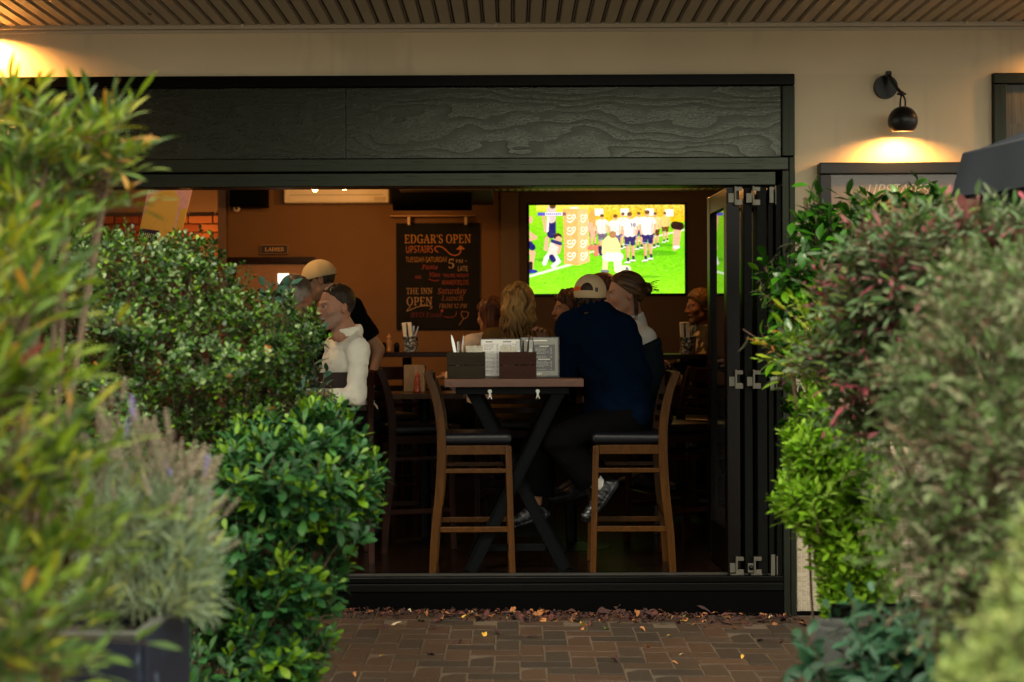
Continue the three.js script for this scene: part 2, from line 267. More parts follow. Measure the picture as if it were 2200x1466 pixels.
// ---------------------------------------------------------------- wall lamps
const bulbM = new THREE.MeshStandardMaterial({ color: 0xffffff, emissive: lin(1, 0.62, 0.25), emissiveIntensity: 2.5 });
function wallLamp(px, py, label, cd) {                     // px, py: centre of the globe
  const Zl = 7.45, c = P(px, py, Zl), t = thing('wall_lamp', label, 'wall lamp', [c.x, c.y, -7.6], 0);
  const m = std([0.012, 0.011, 0.01], { roughness: 0.35, metalness: 0.3 }), m2 = std([0.5, 0.45, 0.4], { roughness: 0.5 });
  const r = 0.077, z = 0.15, out = [], inn = [];
  for (let k = 0; k <= 18; k++) { const a = k / 18 * 2.36; out.push([Math.sin(a) * r, Math.cos(a) * r]); inn.push([Math.sin(a) * (r - 0.004), Math.cos(a) * (r - 0.004)]); }
  const shade = mesh('shade', [lathe(out.concat(inn.slice().reverse()), 40).rotateX(0.1).translate(0, 0, z)], m, t);
  mesh('base_plate', [new THREE.CylinderGeometry(0.062, 0.064, 0.022, 36).rotateX(Math.PI / 2).translate(-0.052, 0.203, 0.012)], m, t);
  mesh('arm', [tube([V(-0.052, 0.203, 0.02), V(-0.05, 0.25, 0.05), V(-0.05, 0.255, 0.075), V(-0.045, 0.225, 0.1), V(-0.02, 0.17, 0.13), V(-0.006, 0.146, 0.15)], 0.009, 24, 8), bx(0.03, 0.04, 0.03, -0.05, 0.258, 0.06, { r: 0.006 })], m, t);
  mesh('joint', [new THREE.SphereGeometry(0.014, 14, 10).translate(-0.004, 0.142, 0.15), new THREE.CylinderGeometry(0.006, 0.006, 0.046, 8).rotateZ(1.57).translate(-0.006, 0.142, 0.15), tube([V(-0.006, 0.135, 0.15), V(-0.012, 0.11, 0.152), V(-0.014, 0.07, 0.152)], 0.005, 10, 6), tube([V(0.002, 0.135, 0.15), V(0.012, 0.11, 0.152), V(0.012, 0.07, 0.152)], 0.005, 10, 6)], m, t);
  mesh('bulb', [new THREE.SphereGeometry(0.03, 16, 12).translate(0, -0.02, z)], bulbM, shade);
  const l = new THREE.PointLight(lin(1, 0.43, 0.10), cd); l.name = 'wall_lamp_light'; l.position.set(0, -0.02, z); l.shadow.radius = 1.2; l.castShadow = true; t.add(l);
}
wallLamp(1940, 260, 'black globe wall lamp glowing above the framed menu board', 0.95);
wallLamp(-38, 46, 'globe wall lamp above the lettered fascia at the left edge', 1.9);
wallLamp(2325, 60, 'globe wall lamp right of the side door', 0.4);

// ---------------------------------------------------------------- framed sign on the right wall
{
  const x0 = (1757 - 1100) / 402, x1 = (2126 - 1100) / 402, y1 = EYE - (352 - 733 + 3.4) / 402, y0 = y1 - 0.95, t = thing('sign_case', 'black framed notice case with white lettering under the lamp', 'notice case', [x0, y0, WALLZ]);
  const w = x1 - x0, h = y1 - y0, f = 0.062;
  mesh('frame', [b2(0, w, h - f, h, 0.001, 0.07, { r: 0.006 }), b2(0, w, 0, f, 0.001, 0.07, { r: 0.006 }), b2(0, f, f + 0.001, h - f - 0.001, 0.001, 0.07, { r: 0.006 }), b2(w - f, w, f + 0.001, h - f - 0.001, 0.001, 0.07, { r: 0.006 })], phy([0.006, 0.0065, 0.006], { roughness: 0.35, specularIntensity: 0.7 }), t);
  const tex = canvasTex(1024, 1024, (c) => {
    c.fillStyle = '#4a2814'; c.fillRect(0, 0, 1024, 1024);
    c.fillStyle = '#fff3dc'; c.font = 'italic 98px sans-serif'; c.textAlign = 'center'; c.fillText('UPSTAIRS', 465, 132);
    c.lineWidth = 5; c.strokeStyle = '#f4e2c0'; c.beginPath(); c.moveTo(440, 320); c.quadraticCurveTo(520, 160, 640, 330); c.quadraticCurveTo(680, 380, 600, 400); c.closePath(); c.fill();
  });
  const pg = new THREE.PlaneGeometry(w - 2 * f, h - 2 * f).translate(w / 2, h / 2, 0.02);
  mesh('poster', [pg], std([1, 1, 1], { map: tex, roughness: 0.6 }), t);
  mesh('glass', [new THREE.PlaneGeometry(w - 2 * f, h - 2 * f).translate(w / 2, h / 2, 0.045)], phy([0.9, 0.88, 0.82], { transmission: 0.85, roughness: 0.05, ior: 1.36 }), t);
}

// ---------------------------------------------------------------- the room
const BACK = -12.1, CEIL = 2.72, CEILR = 2.525;
{
  const fl = dataTex(512, 512, (u, v) => { const b = Math.floor(u * 6), e = Math.abs(u * 6 - b - 0.5) * 2, g2 = fbm(u * 60, v * 4 + b * 9, 41, 3); return (e > 0.97 ? 0.3 : 0.55 + 0.35 * g2 + 0.25 * (hsh(b, 3, 1) - 0.5)); });
  struct('floor', [b2(-4.9, 2.6, -0.2, -0.001, WALLZ - 0.161, -13.6)], phy([0.009, 0.004, 0.002], { specularIntensity: 0.4, map: rep(fl, 1.5, 0.5), roughness: 0.24, bumpMap: rep(fl, 1.5, 0.5), bumpScale: 0.0006 }));
  const rib = dataTex(256, 8, (u) => 0.5 + 0.5 * Math.cos(u * 6.283 * 16));
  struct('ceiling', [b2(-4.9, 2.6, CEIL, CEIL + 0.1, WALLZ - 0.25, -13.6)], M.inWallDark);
  struct('ceiling_lining', [b2(-0.15, 2.499, CEILR, CEIL - 0.002, WALLZ - 0.251, BACK + 0.062)], std([0.42, 0.34, 0.2], { roughness: 0.7, bumpMap: rep(rib, 1, 1), bumpScale: 0.01 }));
  const xc = -2.43, xr = 0.07;                              // left corner of the back wall, start of the darker television wall
  struct('wall_back', [b2(xc, xr, 0.86, CEIL, BACK, BACK - 0.15)], M.inWall, 'ochre back wall of the bar room');
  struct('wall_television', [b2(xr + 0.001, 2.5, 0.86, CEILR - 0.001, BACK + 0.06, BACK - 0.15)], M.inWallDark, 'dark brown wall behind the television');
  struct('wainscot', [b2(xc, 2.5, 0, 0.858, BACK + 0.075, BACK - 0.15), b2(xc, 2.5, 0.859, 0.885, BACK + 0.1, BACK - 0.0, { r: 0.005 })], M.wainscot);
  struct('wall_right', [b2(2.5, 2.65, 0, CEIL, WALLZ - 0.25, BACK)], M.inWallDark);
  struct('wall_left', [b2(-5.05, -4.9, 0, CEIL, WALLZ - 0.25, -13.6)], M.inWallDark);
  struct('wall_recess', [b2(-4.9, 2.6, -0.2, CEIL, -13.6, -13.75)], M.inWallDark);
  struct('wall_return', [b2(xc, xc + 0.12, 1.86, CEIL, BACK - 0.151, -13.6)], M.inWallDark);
  struct('wall_panel', [b2(xr - 0.16, xr - 0.001, 0.887, CEILR - 0.002, BACK + 0.04, BACK + 0.001)], std([0.12, 0.075, 0.045], { roughness: 0.7 }));
  struct('column', [b2(xc - 0.05, xc + 0.02, 0, CEIL, BACK + 0.1, BACK - 0.15, { r: 0.004 })], std([0.16, 0.085, 0.045], { roughness: 0.5 }));
  struct('ceiling_bulkhead', [b2(-0.86, -0.152, 2.42, CEIL - 0.001, -10.9, -12.09)], M.inWallDark, 'boxed ceiling bulkhead left of the television');
  struct('air_duct', [new THREE.CylinderGeometry(0.13, 0.13, 0.62, 24).rotateZ(Math.PI / 2).translate(-0.62, 2.42, -11.2)], M.blackMatte, 'black duct below the bulkhead');
  // brick wall of the recess: each brick that shows
  const bw = thing('brick_wall', 'orange lit brick wall in the recess at the far left', 'wall', [-2.5, 0, -13.3]);
  const R = rng(8), bm = [[0.34, 0.12, 0.06], [0.26, 0.08, 0.045], [0.40, 0.17, 0.09], [0.22, 0.07, 0.04]].map((c) => std(c, { roughness: 0.85, bumpMap: rep(grit, 6), bumpScale: 0.003 }));
  const bg = boxUV(new RoundedBoxGeometry(0.22, 0.068, 0.08, 1, 0.006)), rest = [];
  mesh('mortar', [b2(-2.38, 0.08, 0, CEIL, -0.1, -0.06)], std([0.24, 0.17, 0.12]), bw);
  for (let j = 0; j < 31; j++) for (let i = 0; i < 11; i++) {
    const x = -2.26 + i * 0.231 + (j % 2) * 0.115, y = 0.04 + j * 0.079; if (x > 0.0) continue;
    if (y > 1.7 && x > -1.25) { const q = mesh('brick', bg, bm[Math.floor(R() * 4)], bw); q.position.set(x, y, -0.05 + R() * 0.008); } else rest.push(bg.clone().translate(x, y, -0.05));
  }
  mesh('brick', join(rest), bm[0], bw).userData.kind = 'stuff';
}
{ // doorway below the ladies sign
  const a = P(505, 566, 12.05), b = P(662, 566, 12.05), t = thing('inner_doorway', 'lit inner doorway below the ladies sign', 'doorway', [a.x, 0, BACK]);
  const w = b.x - a.x, h = a.y;
  mesh('frame', [b2(-0.06, 0, 0, h, 0.001, 0.085), b2(w, w + 0.06, 0, h, 0.001, 0.085), b2(-0.06, w + 0.06, h + 0.001, h + 0.05, 0.001, 0.085)], M.stoolDark, t);
  mesh('door_leaf', [b2(0.001, w - 0.001, 0.89, h - 0.001, 0.006, 0.03)], std([0.30, 0.15, 0.06], { roughness: 0.5 }), t);
  const wn = P(596, 588, 12.05), we = P(620, 612, 12.05);
  mesh('window', [b2(wn.x - a.x, we.x - a.x, we.y, wn.y, 0.031, 0.036)], new THREE.MeshStandardMaterial({ color: 0x999999, emissive: lin(0.75, 0.72, 0.62), emissiveIntensity: 0.7 }), t, 'small bright window pane');
}
const inLight = (x, y, z, cd, col = [1, 0.42, 0.095], r = 3) => { const l = new THREE.PointLight(lin(...col), cd); l.name = 'lamp_light'; l.position.set(x, y, z); l.shadow.radius = r; l.castShadow = true; return l; };
const shadeM = new THREE.MeshStandardMaterial({ color: 0xffffff, emissive: lin(1, 0.72, 0.3), emissiveIntensity: 0.55 });
function ceilingLamp(px, py, Z, r, label, cd, col) {             // py: bottom of the bowl
  const p = P(px, py, Z), t = thing('ceiling_lamp', label, 'ceiling lamp', [p.x, CEIL, -Z]), d = CEIL - p.y;
  mesh('fitting', [cyl(r * 0.7, r * 0.7, 0.02, 0, -0.011, 0)], M.chrome, t);
  const pts = []; for (let k = 0; k <= 12; k++) { const a = k / 12 * Math.PI / 2; pts.push([Math.max(1e-4, Math.sin(a) * r), -d + (1 - Math.cos(a)) * (d - 0.022)]); }
  mesh('bowl', [lathe(pts, 28)], shadeM, t);
  const l = inLight(0, -d - 0.03, 0, cd, col); t.add(l);
}
ceilingLamp(677, 412.5, 10.4, 0.075, 'frosted bowl ceiling lamp, lower and left of the pair before the air conditioner', 0.4);
ceilingLamp(740, 408.5, 10.9, 0.075, 'frosted bowl ceiling lamp, right of the pair before the air conditioner', 0.4);
ceilingLamp(1420, 385, 10.0, 0.075, 'frosted bowl ceiling lamp hidden over the right tables', 0.45);
ceilingLamp(455, 268, 8.7, 0.075, 'frosted bowl ceiling lamp hidden behind the left end of the fascia', 1.0, [1, 0.6, 0.28]);
{ // up light on the brick wall
  const p = P(420, 535, 12.95), t = thing('shelf_lamp', 'shelf with an orange glowing lamp on the brick wall', 'lamp', [p.x, p.y, p.z]);
  mesh('shelf', [b2(-0.35, 0.42, -0.15, -0.08, -0.1, 0.15)], M.inWallDark, t);
  mesh('bulb', [new THREE.SphereGeometry(0.03, 14, 10).translate(-0.05, -0.02, 0.08)], new THREE.MeshStandardMaterial({ color: 0xffffff, emissive: lin(1, 0.45, 0.1), emissiveIntensity: 1 }), t);
  t.add(inLight(-0.05, -0.02, 0.08, 0.3, [1, 0.36, 0.06], 1.2));
}
// ---------------------------------------------------------------- folding door, folded back at the right end of the opening
{
  const t = thing('folding_door', 'black timber folding door stacked open at the right end of the doorway', 'folding door', [0, 0, WALLZ]); t.userData.kind = 'thing';
  const hgeo = () => [new THREE.CylinderGeometry(0.006, 0.006, 0.1, 12).translate(0, 0, 0.012), bx(0.03, 0.05, 0.004, -0.021, -0.012, 0.006, { r: 0.001 }), bx(0.032, 0.022, 0.004, 0.022, 0.036, 0.006, { r: 0.001 }), bx(0.032, 0.03, 0.004, 0.022, -0.036, 0.006, { r: 0.001 })].concat([-1, 1].map((s) => new THREE.CylinderGeometry(0.004, 0.004, 0.002, 8).rotateX(1.57).translate(s * 0.022, s < 0 ? -0.012 : 0.036, 0.009)));
  const spec = [[1562, 1590, 0.60, -0.036], [1600, 1618, 0.58, -0.012], [1627, 1648, 0.58, 0], [1652, 1664, 0.57, 0.004]];
  spec.forEach(([a, b, wd, turn], i) => {
    const xa = (a - 1100) / 402 - 0.0, xb = (b - 1100) / 402, w = xb - xa;
    const y0 = 0.012, y1 = HEAD - 0.006, st = 0.085;
    const g = mesh('door_panel', [b2(0, w, y0, y1, -st, 0, { r: 0.004 }), b2(0, w, y0, y1, -wd, -wd + st, { r: 0.004 }), b2(0.002, w - 0.002, y1 - 0.1, y1 - 0.001, -wd + st, -st), b2(0.002, w - 0.002, y0 + 0.001, 0.24, -wd + st, -st)], i ? M.black : phy([0.0025, 0.0014, 0.0009], { specularIntensity: 0.3, roughness: 0.3, map: rep(grain, 1.5, 1.5) }), t); g.position.set(xa, 0, i % 2 ? -0.018 : 0); g.rotation.y = -turn;
    mesh('glass', [b2(w * 0.3, w * 0.3 + 0.005, 0.241, y1 - 0.101, -wd + st + 0.001, -st - 0.001)], i ? M.glass : phy([0.02, 0.02, 0.02], { roughness: 0.015, ior: 1.6, clearcoat: 0.5, clearcoatRoughness: 0.01 }), g);
  });
  for (const [px, pz] of [[1580, 0.004], [1618.5, 0.004]]) for (const py of [421, 815, 1215]) { const h = mesh('hinge', hgeo(), M.hinge, t); h.position.set((px - 1100) / 402, EYE - (py - 733 + (px - 1100) * 0.0042) / 402, pz); }
  for (const [y0, y1] of [[402, 437], [795, 838], [1192, 1238]]) mesh('hinge', [b2((1654 - 1100) / 402, (1663 - 1100) / 402, EYE - (y1 - 731) / 402, EYE - (y0 - 731) / 402, 0.004, 0.008, { r: 0.001 }), cyl(0.004, 0.004, 0.1, (1667 - 1100) / 402, EYE - ((y0 + y1) / 2 - 731) / 402, 0.012, 10)], M.hinge, t);
  mesh('roller', [new THREE.SphereGeometry(0.014, 16, 12).translate((1611 - 1100) / 402, 0.045, 0.012)], M.blackGloss, t);
  for (const px of [1578, 1622]) mesh('roller_foot', [b2((px - 1100) / 402 - 0.03, (px - 1100) / 402 + 0.03, 0.0085, 0.014, 0.0, 0.03)], M.hinge, t);
}

// ---------------------------------------------------------------- high table by the sill
const TAB = { x0: (954 - 1100) / 397, x1: (1254 - 1100) / 397, y: 1.055, z: -7.7 };
{
  const t = thing('high_table', 'high bar table with reddish timber top and crossed black steel legs', 'bar table', [(TAB.x0 + TAB.x1) / 2, 0, TAB.z]);
  const hw = (TAB.x1 - TAB.x0) / 2, dp = 0.7;
  mesh('tabletop', [b2(-hw, hw, TAB.y - 0.045, TAB.y, -dp, 0, { r: 0.004 })], M.tableTop, t);
  const S = (px, py) => V((px - 1104) / 396, EYE - (py - 733) / 396, 0);
  for (const z of [-0.1, -dp + 0.05]) {
    const A = S(1012, 840), B = S(1214, 1235), C = S(1203, 840), D = S(1008, 1235); B.y = D.y = 0.004;
    const leg = (a, b, zz, nm) => {                        // steel channel: web with two raised edges
      const g = bar(a, b, 0.058, 0.006, { r: 0.002 }), d = b.clone().sub(a).normalize(), nrm = V(-d.y, d.x, 0), list = [g.translate(0, 0, zz)];
      for (const s of [-1, 1]) { const o = nrm.clone().multiplyScalar(s * 0.031); list.push(bar(a.clone().add(o), b.clone().add(o), 0.005, 0.045, { r: 0.0015 }).translate(0, 0, zz - 0.008)); }
      mesh(nm, list, M.steel, t);
    };
    leg(A, B, z, 'leg'); leg(C, D, z + 0.052, 'leg');
    mesh('stretcher', [b2(S(1043, 0).x, S(1172, 0).x, 0.105, 0.145, z - 0.03, z - 0.015, { r: 0.002 })], M.steel, t);
    for (const px of [1008, 1214]) mesh('foot_plate', [b2(S(px, 0).x - 0.045, S(px, 0).x + 0.045, 0.0005, 0.0035, z - 0.05, z + 0.02)], M.steel, t);
  }
  mesh('apron', [b2(-hw + 0.06, hw - 0.08, TAB.y - 0.085, TAB.y - 0.046, -0.046, -0.034, { r: 0.003 })], M.steel, t);
  for (const px of [1052, 1155]) {
    const c = S(px, 846);
    mesh('hook', [new THREE.CylinderGeometry(0.011, 0.011, 0.004, 16).rotateX(1.57).translate(c.x, c.y + 0.012, -0.03), bx(0.012, 0.035, 0.003, c.x, c.y - 0.006, -0.029, { r: 0.001 }), tube([V(c.x, c.y - 0.012, -0.028), V(c.x, c.y - 0.026, -0.022), V(c.x, c.y - 0.03, -0.01), V(c.x, c.y - 0.02, -0.002)], 0.0035, 10, 6), tube([V(c.x - 0.004, c.y - 0.014, -0.028), V(c.x - 0.01, c.y - 0.03, -0.026)], 0.0035, 4, 6), tube([V(c.x + 0.004, c.y - 0.014, -0.028), V(c.x + 0.01, c.y - 0.03, -0.026)], 0.0035, 4, 6)], M.chrome, t);
  }
}
// cutlery boxes, cutlery, napkins and menus on the table
{
  const y = TAB.y, zf = TAB.z - 0.1;
  const X = (px, Z = 7.8) => (px - 1100) / FOCAL * Z;
  function cutBox(x0, x1, label, m, kids) {
    const cx = (x0 + x1) / 2, w = x1 - x0, h = 0.146, d = 0.15, t = thing('cutlery_box', label, 'cutlery box', [cx, y, zf]);
    for (let k = 0; k < 2; k++) mesh('plank', [b2(-w / 2, w / 2, 0.001 + k * h / 2, (k + 1) * h / 2 - 0.0015, -0.012, 0, { r: 0.0025, along: 0, uv: [cx * 3 + k * 0.4, k * 0.3] })], m, t);
    mesh('end_panel', [b2(-w / 2 + 0.001, -w / 2 + 0.012, 0.002, h - 0.004, -d, -0.0125), b2(w / 2 - 0.012, w / 2 - 0.001, 0.002, h - 0.004, -d, -0.0125)], m, t);
    mesh('back_panel', [b2(-w / 2, w / 2, 0.002, h, -d - 0.012, -d - 0.0005)], m, t);
    return t;
  }
  const napkins = (x0, x1, h, label, z = zf - 0.08) => {
    const t = thing('napkins', label, 'napkins', [(x0 + x1) / 2, y + 0.01, z]), n = 11, w = x1 - x0, R = rng(Math.round(x0 * 1000));
    for (let k = 0; k < n; k++) { const x = -w / 2 + (k + 0.5) * w / n, tl = (k / n - 0.5) * 0.22; mesh('napkin', [bx(w / n * 0.82, h, 0.07 + R() * 0.01, 0, h / 2, 0, { r: 0.003, rz: -tl }).translate(x * 0.85, R() * 0.004, 0)], M.paper, t); }
  };
  cutBox(X(960), X(1041), 'weathered grey timber cutlery box at the left of the high table', M.boxGrey);
  cutBox(X(1072), X(1152), 'reddish brown timber cutlery box in front of the menus', M.boxRed);
  napkins(X(1001), X(1036), 0.168, 'white paper napkins standing in the grey timber box');
  napkins(X(1075), X(1109), 0.166, 'white paper napkins standing in the reddish timber box');
  const knifeG = (l) => { const s = new THREE.Shape(); s.moveTo(-0.004, 0); s.lineTo(-0.005, l * 0.5); s.quadraticCurveTo(-0.013, l * 0.75, -0.006, l); s.quadraticCurveTo(0.006, l * 0.98, 0.008, l * 0.55); s.lineTo(0.004, 0); return new THREE.ExtrudeGeometry(s, { depth: 0.002, bevelEnabled: true, bevelSize: 0.001, bevelThickness: 0.001, bevelSegments: 1, curveSegments: 6 }); };
  const forkG = (l) => [bx(0.007, l * 0.6, 0.003, 0, l * 0.3, 0, { r: 0.001 }), bx(0.02, 0.03, 0.003, 0, l * 0.68, 0, { r: 0.001 }), ...[-0.008, -0.0027, 0.0027, 0.008].map((x) => bx(0.0028, 0.05, 0.0025, x, l * 0.68 + 0.04, 0.001))];
  const cm = M.chrome, dm = std([0.05, 0.03, 0.02], { roughness: 0.3, metalness: 0.7 });
  const put = (name, geos, m, x, h, lean, turn, label) => { const t = mesh(name, geos, m); t.position.set(x, y + 0.01, zf - 0.05 - (turn % 1) * 0.05); t.rotation.set(-0.04, turn, lean); t.scale.setScalar(1); tag(t, label, name === 'table_knife' ? 'knife' : 'fork', 'cutlery standing in the timber boxes'); };
  put('table_knife', [knifeG(0.235)], cm, X(985), 0, 0.16, 0.1, 'silver knife leaning left in the grey box');
  put('table_knife', [knifeG(0.225)], cm, X(994), 0, -0.03, 1.1, 'silver knife turned edge on in the grey box');
  put('table_fork', forkG(0.19), cm, X(988), 0, 0.05, 0.5, 'silver fork among the knives in the grey box');
  put('table_fork', forkG(0.185), cm, X(984), 0, 0.02, 0.9, 'short silver fork low behind the knives in the grey box');
  put('table_fork', forkG(0.19), cm, X(1118), 0, 0.08, 0.4, 'silver fork beside the napkins in the reddish box');
  put('table_fork', forkG(0.2), cm, X(1138), 0, -0.04, 0.2, 'silver fork between dark knives in the reddish box');
  put('table_knife', [knifeG(0.23)], dm, X(1128), 0, -0.14, 0.3, 'dark handled knife leaning right in the reddish box');
  put('table_knife', [knifeG(0.215)], dm, X(1144), 0, -0.02, 0.6, 'dark handled knife upright at the right end of the reddish box');
  put('table_knife', [knifeG(0.2)], dm, X(1120), 0, -0.1, 0.9, 'short dark knife low in the reddish box');
  const lines = (c, x, y0, n, w, col, seed) => { const R = rng(seed); c.fillStyle = col; for (let k = 0; k < n; k++) { const yy = y0 + k * 26; if (k % 7 === 5) continue; let xx = x; const end = x + w * (0.55 + 0.4 * R()); while (xx < end) { const l = 8 + R() * 26; c.fillRect(xx, yy, l, 9); xx += l + 7; } c.fillRect(x + w + 14, yy, 22, 9); } };
  const t1 = canvasTex(512, 720, (c) => { c.fillStyle = '#fffaf0'; c.fillRect(0, 0, 512, 720); c.fillStyle = '#444'; c.font = 'bold 34px serif'; c.fillRect(60, 40, 90, 18); c.fillRect(290, 40, 110, 18); lines(c, 40, 90, 23, 150, '#77736a', 3); lines(c, 280, 90, 23, 150, '#77736a', 4); });
  const t2 = canvasTex(512, 720, (c) => { c.fillStyle = '#8d8a7a'; c.fillRect(0, 0, 512, 720); c.fillStyle = '#3a3a36'; c.fillRect(150, 130, 320, 500); c.fillStyle = '#f4f0e0'; c.font = 'bold 40px sans-serif'; c.fillRect(60, 40, 300, 24); c.font = 'bold 24px sans-serif'; c.fillRect(250, 152, 130, 16); c.fillRect(230, 402, 170, 16); lines(c, 190, 190, 8, 200, '#b9b5a4', 5); lines(c, 190, 440, 7, 200, '#b9b5a4', 6); c.font = 'bold 46px sans-serif'; c.fillStyle = '#fffbe8'; c.fillText('DRINKS LIST', 10, 700); });
  function menu(px0, px1, pyT, z, tex, label, gl) {
    const x0 = X(px0, -z), x1 = X(px1, -z), h = P(1120, pyT, -z).y - y - 0.004, t = thing('menu_holder', label, 'menu', [(x0 + x1) / 2, y + 0.002, z]), w = x1 - x0;
    const g = new THREE.PlaneGeometry(w - 0.008, h - 0.012).translate(0, h / 2 + 0.002, 0);
    mesh('page', [g], std([1, 1, 1], { map: tex, roughness: 0.8 }), t);
    mesh('acrylic_sheet', [new THREE.PlaneGeometry(w, h).translate(0, h / 2, 0.004)], phy([1, 1, 1], { transmission: 1, roughness: 0.04, ior: gl ? 1.7 : 1.4 }), t);
    mesh('edge_frame', [b2(-w / 2 - 0.003, -w / 2, 0, h, -0.004, 0.006), b2(w / 2, w / 2 + 0.003, 0, h, -0.004, 0.006), b2(-w / 2, w / 2, h - 0.003, h, -0.004, 0.006), b2(-w / 2, w / 2, 0, 0.004, -0.02, 0.02)], std([0.07, 0.08, 0.075], { roughness: 0.2 }), t);
    t.rotation.x = -0.02;
  }
  menu(1032, 1118, 727, TAB.z - 0.30, t1, 'white printed food menu standing behind the cutlery boxes');
  menu(1120, 1200, 724, TAB.z - 0.29, t2, 'shiny grey drinks menu in a clear holder at the right');
}

// ---------------------------------------------------------------- bar stools
function makeStool(label, m) {
  const t = thing('bar_stool', label, 'bar stool');
  const hw = 0.215, post = (z) => {                        // curved back post, swept backwards above and below the seat
    const pts = [[-0.235, 0], [-0.222, 0.2], [-0.195, 0.45], [-0.183, 0.68], [-0.192, 0.85], [-0.225, 1.0], [-0.262, 1.09]], s = new THREE.Shape(), c = new THREE.CatmullRomCurve3(pts.map(([x, y]) => V(x, y, 0)));
    const L = [], Rr = []; for (let k = 0; k <= 22; k++) { const p = c.getPoint(k / 22), d = c.getTangent(k / 22), w = lerp(0.0155, 0.0215, Math.sin(k / 22 * Math.PI)); L.push([p.x - d.y * w, p.y + d.x * w]); Rr.push([p.x + d.y * w, p.y - d.x * w]); }
    L.concat(Rr.reverse()).forEach(([x, y], i) => i ? s.lineTo(x, y) : s.moveTo(x, y));
    return boxUV(new THREE.ExtrudeGeometry(s, { depth: 0.03, bevelEnabled: true, bevelSize: 0.003, bevelThickness: 0.003, bevelSegments: 2, curveSegments: 2 }).translate(0, 0, z - 0.015));
  };
  for (const s of [-1, 1]) mesh('back_post', [post(s * hw)], m, t);
  for (const s of [-1, 1]) mesh('leg', [bar(V(0.178, 0.69, s * hw * 0.98), V(0.198, 0, s * hw * 1.03), 0.034, 0.034, { r: 0.004 })], m, t);
  const sd = (y, h) => [-1, 1].map((s) => b2(-0.175, 0.16, y, y + h, s * hw - 0.011, s * hw + 0.011, { r: 0.003, along: 0 }));
  mesh('apron', [...sd(0.645, 0.05), b2(0.155, 0.18, 0.645, 0.695, -hw + 0.02, hw - 0.02, { r: 0.003 }), b2(-0.19, -0.166, 0.645, 0.695, -hw + 0.02, hw - 0.02, { r: 0.003 })], m, t);
  for (const s of [-1, 1]) mesh('stretcher', [b2(-0.18, 0.17, 0.545, 0.57, s * hw - 0.01, s * hw + 0.01, { r: 0.003 })], m, t);
  for (const s of [-1, 1]) mesh('stretcher', [b2(-0.2, 0.175, 0.225, 0.255, s * hw - 0.01, s * hw + 0.01, { r: 0.003 })], m, t);
  mesh('foot_rail', [b2(0.17, 0.2, 0.3, 0.335, -hw + 0.015, hw - 0.015, { r: 0.004 })], m, t);
  mesh('stretcher', [b2(-0.206, -0.188, 0.3, 0.33, -hw + 0.014, hw - 0.014, { r: 0.003 })], m, t);
  { const g = new RoundedBoxGeometry(0.4, 0.06, 0.44, 5, 0.027), p = g.attributes.position; for (let i = 0; i < p.count; i++) { const x = p.getX(i), z = p.getZ(i); if (p.getY(i) > 0) p.setY(i, p.getY(i) + 0.012 * (1 - (x / 0.2) ** 2) * (1 - (z / 0.22) ** 2) + 0.004 * n3(x * 9, 1, z * 9)); } g.computeVertexNormals(); mesh('seat', [boxUV(g.translate(0.0, 0.727, 0))], M.leather, t); }
  const slat = (y, h, x, bow) => { const s = new THREE.Shape(); for (let k = 0; k <= 10; k++) { const z = lerp(-hw + 0.012, hw - 0.012, k / 10), b = -bow * (1 - (z / hw) ** 2); k ? s.lineTo(z, b) : s.moveTo(z, b); } for (let k = 10; k >= 0; k--) { const z = lerp(-hw + 0.012, hw - 0.012, k / 10), b = -bow * (1 - (z / hw) ** 2); s.lineTo(z, b + 0.016); } return boxUV(new THREE.ExtrudeGeometry(s, { depth: h, bevelEnabled: true, bevelSize: 0.002, bevelThickness: 0.002, bevelSegments: 1 }).rotateX(-Math.PI / 2).rotateY(-Math.PI / 2).translate(x, y, 0)); };
  mesh('top_rail', [slat(1.0, 0.085, -0.245, 0.03)], m, t);
  for (const [y, x] of [[0.925, -0.212], [0.865, -0.2], [0.805, -0.19]]) mesh('slat', [slat(y, 0.03, x, 0.022)], m, t);
  return t;
}
const stoolA = makeStool('empty wooden bar stool with black seat left of the high table', M.stool);
stoolA.position.set(-0.205, 0, -7.92); stoolA.rotation.y = 0.02; stoolA.userData.group = 'bar stools at the high tables';
dup(stoolA, [0.635, 0, -7.92], Math.PI - 0.02, 'wooden bar stool carrying the person in the navy jumper');
const stoolB = makeStool('dark ladder back stool under the hand of the person in black', M.stoolDark);
stoolB.position.set(-0.93, 0, -10.0); stoolB.rotation.y = 2.05; stoolB.userData.group = 'bar stools at the high tables';
dup(stoolB, [-1.06, 0, -8.3], 1.75, 'dark stool carrying the grey bearded person in a white shirt');
dup(stoolB, [-0.62, 0, -8.75], 0.35, 'dark stool standing behind the empty wooden stool');
dup(stoolB, [0.98, 0, -8.75], -2.75, 'dark stool behind the denim jacket and the navy jumper');
dup(stoolB, [1.22, 0, -9.3], 2.6, 'dark curved back stool between the napkin tin and folding door');
dup(stoolB, [0.02, 0, -9.2], 1.45, 'dark stool carrying the person with long blonde hair');

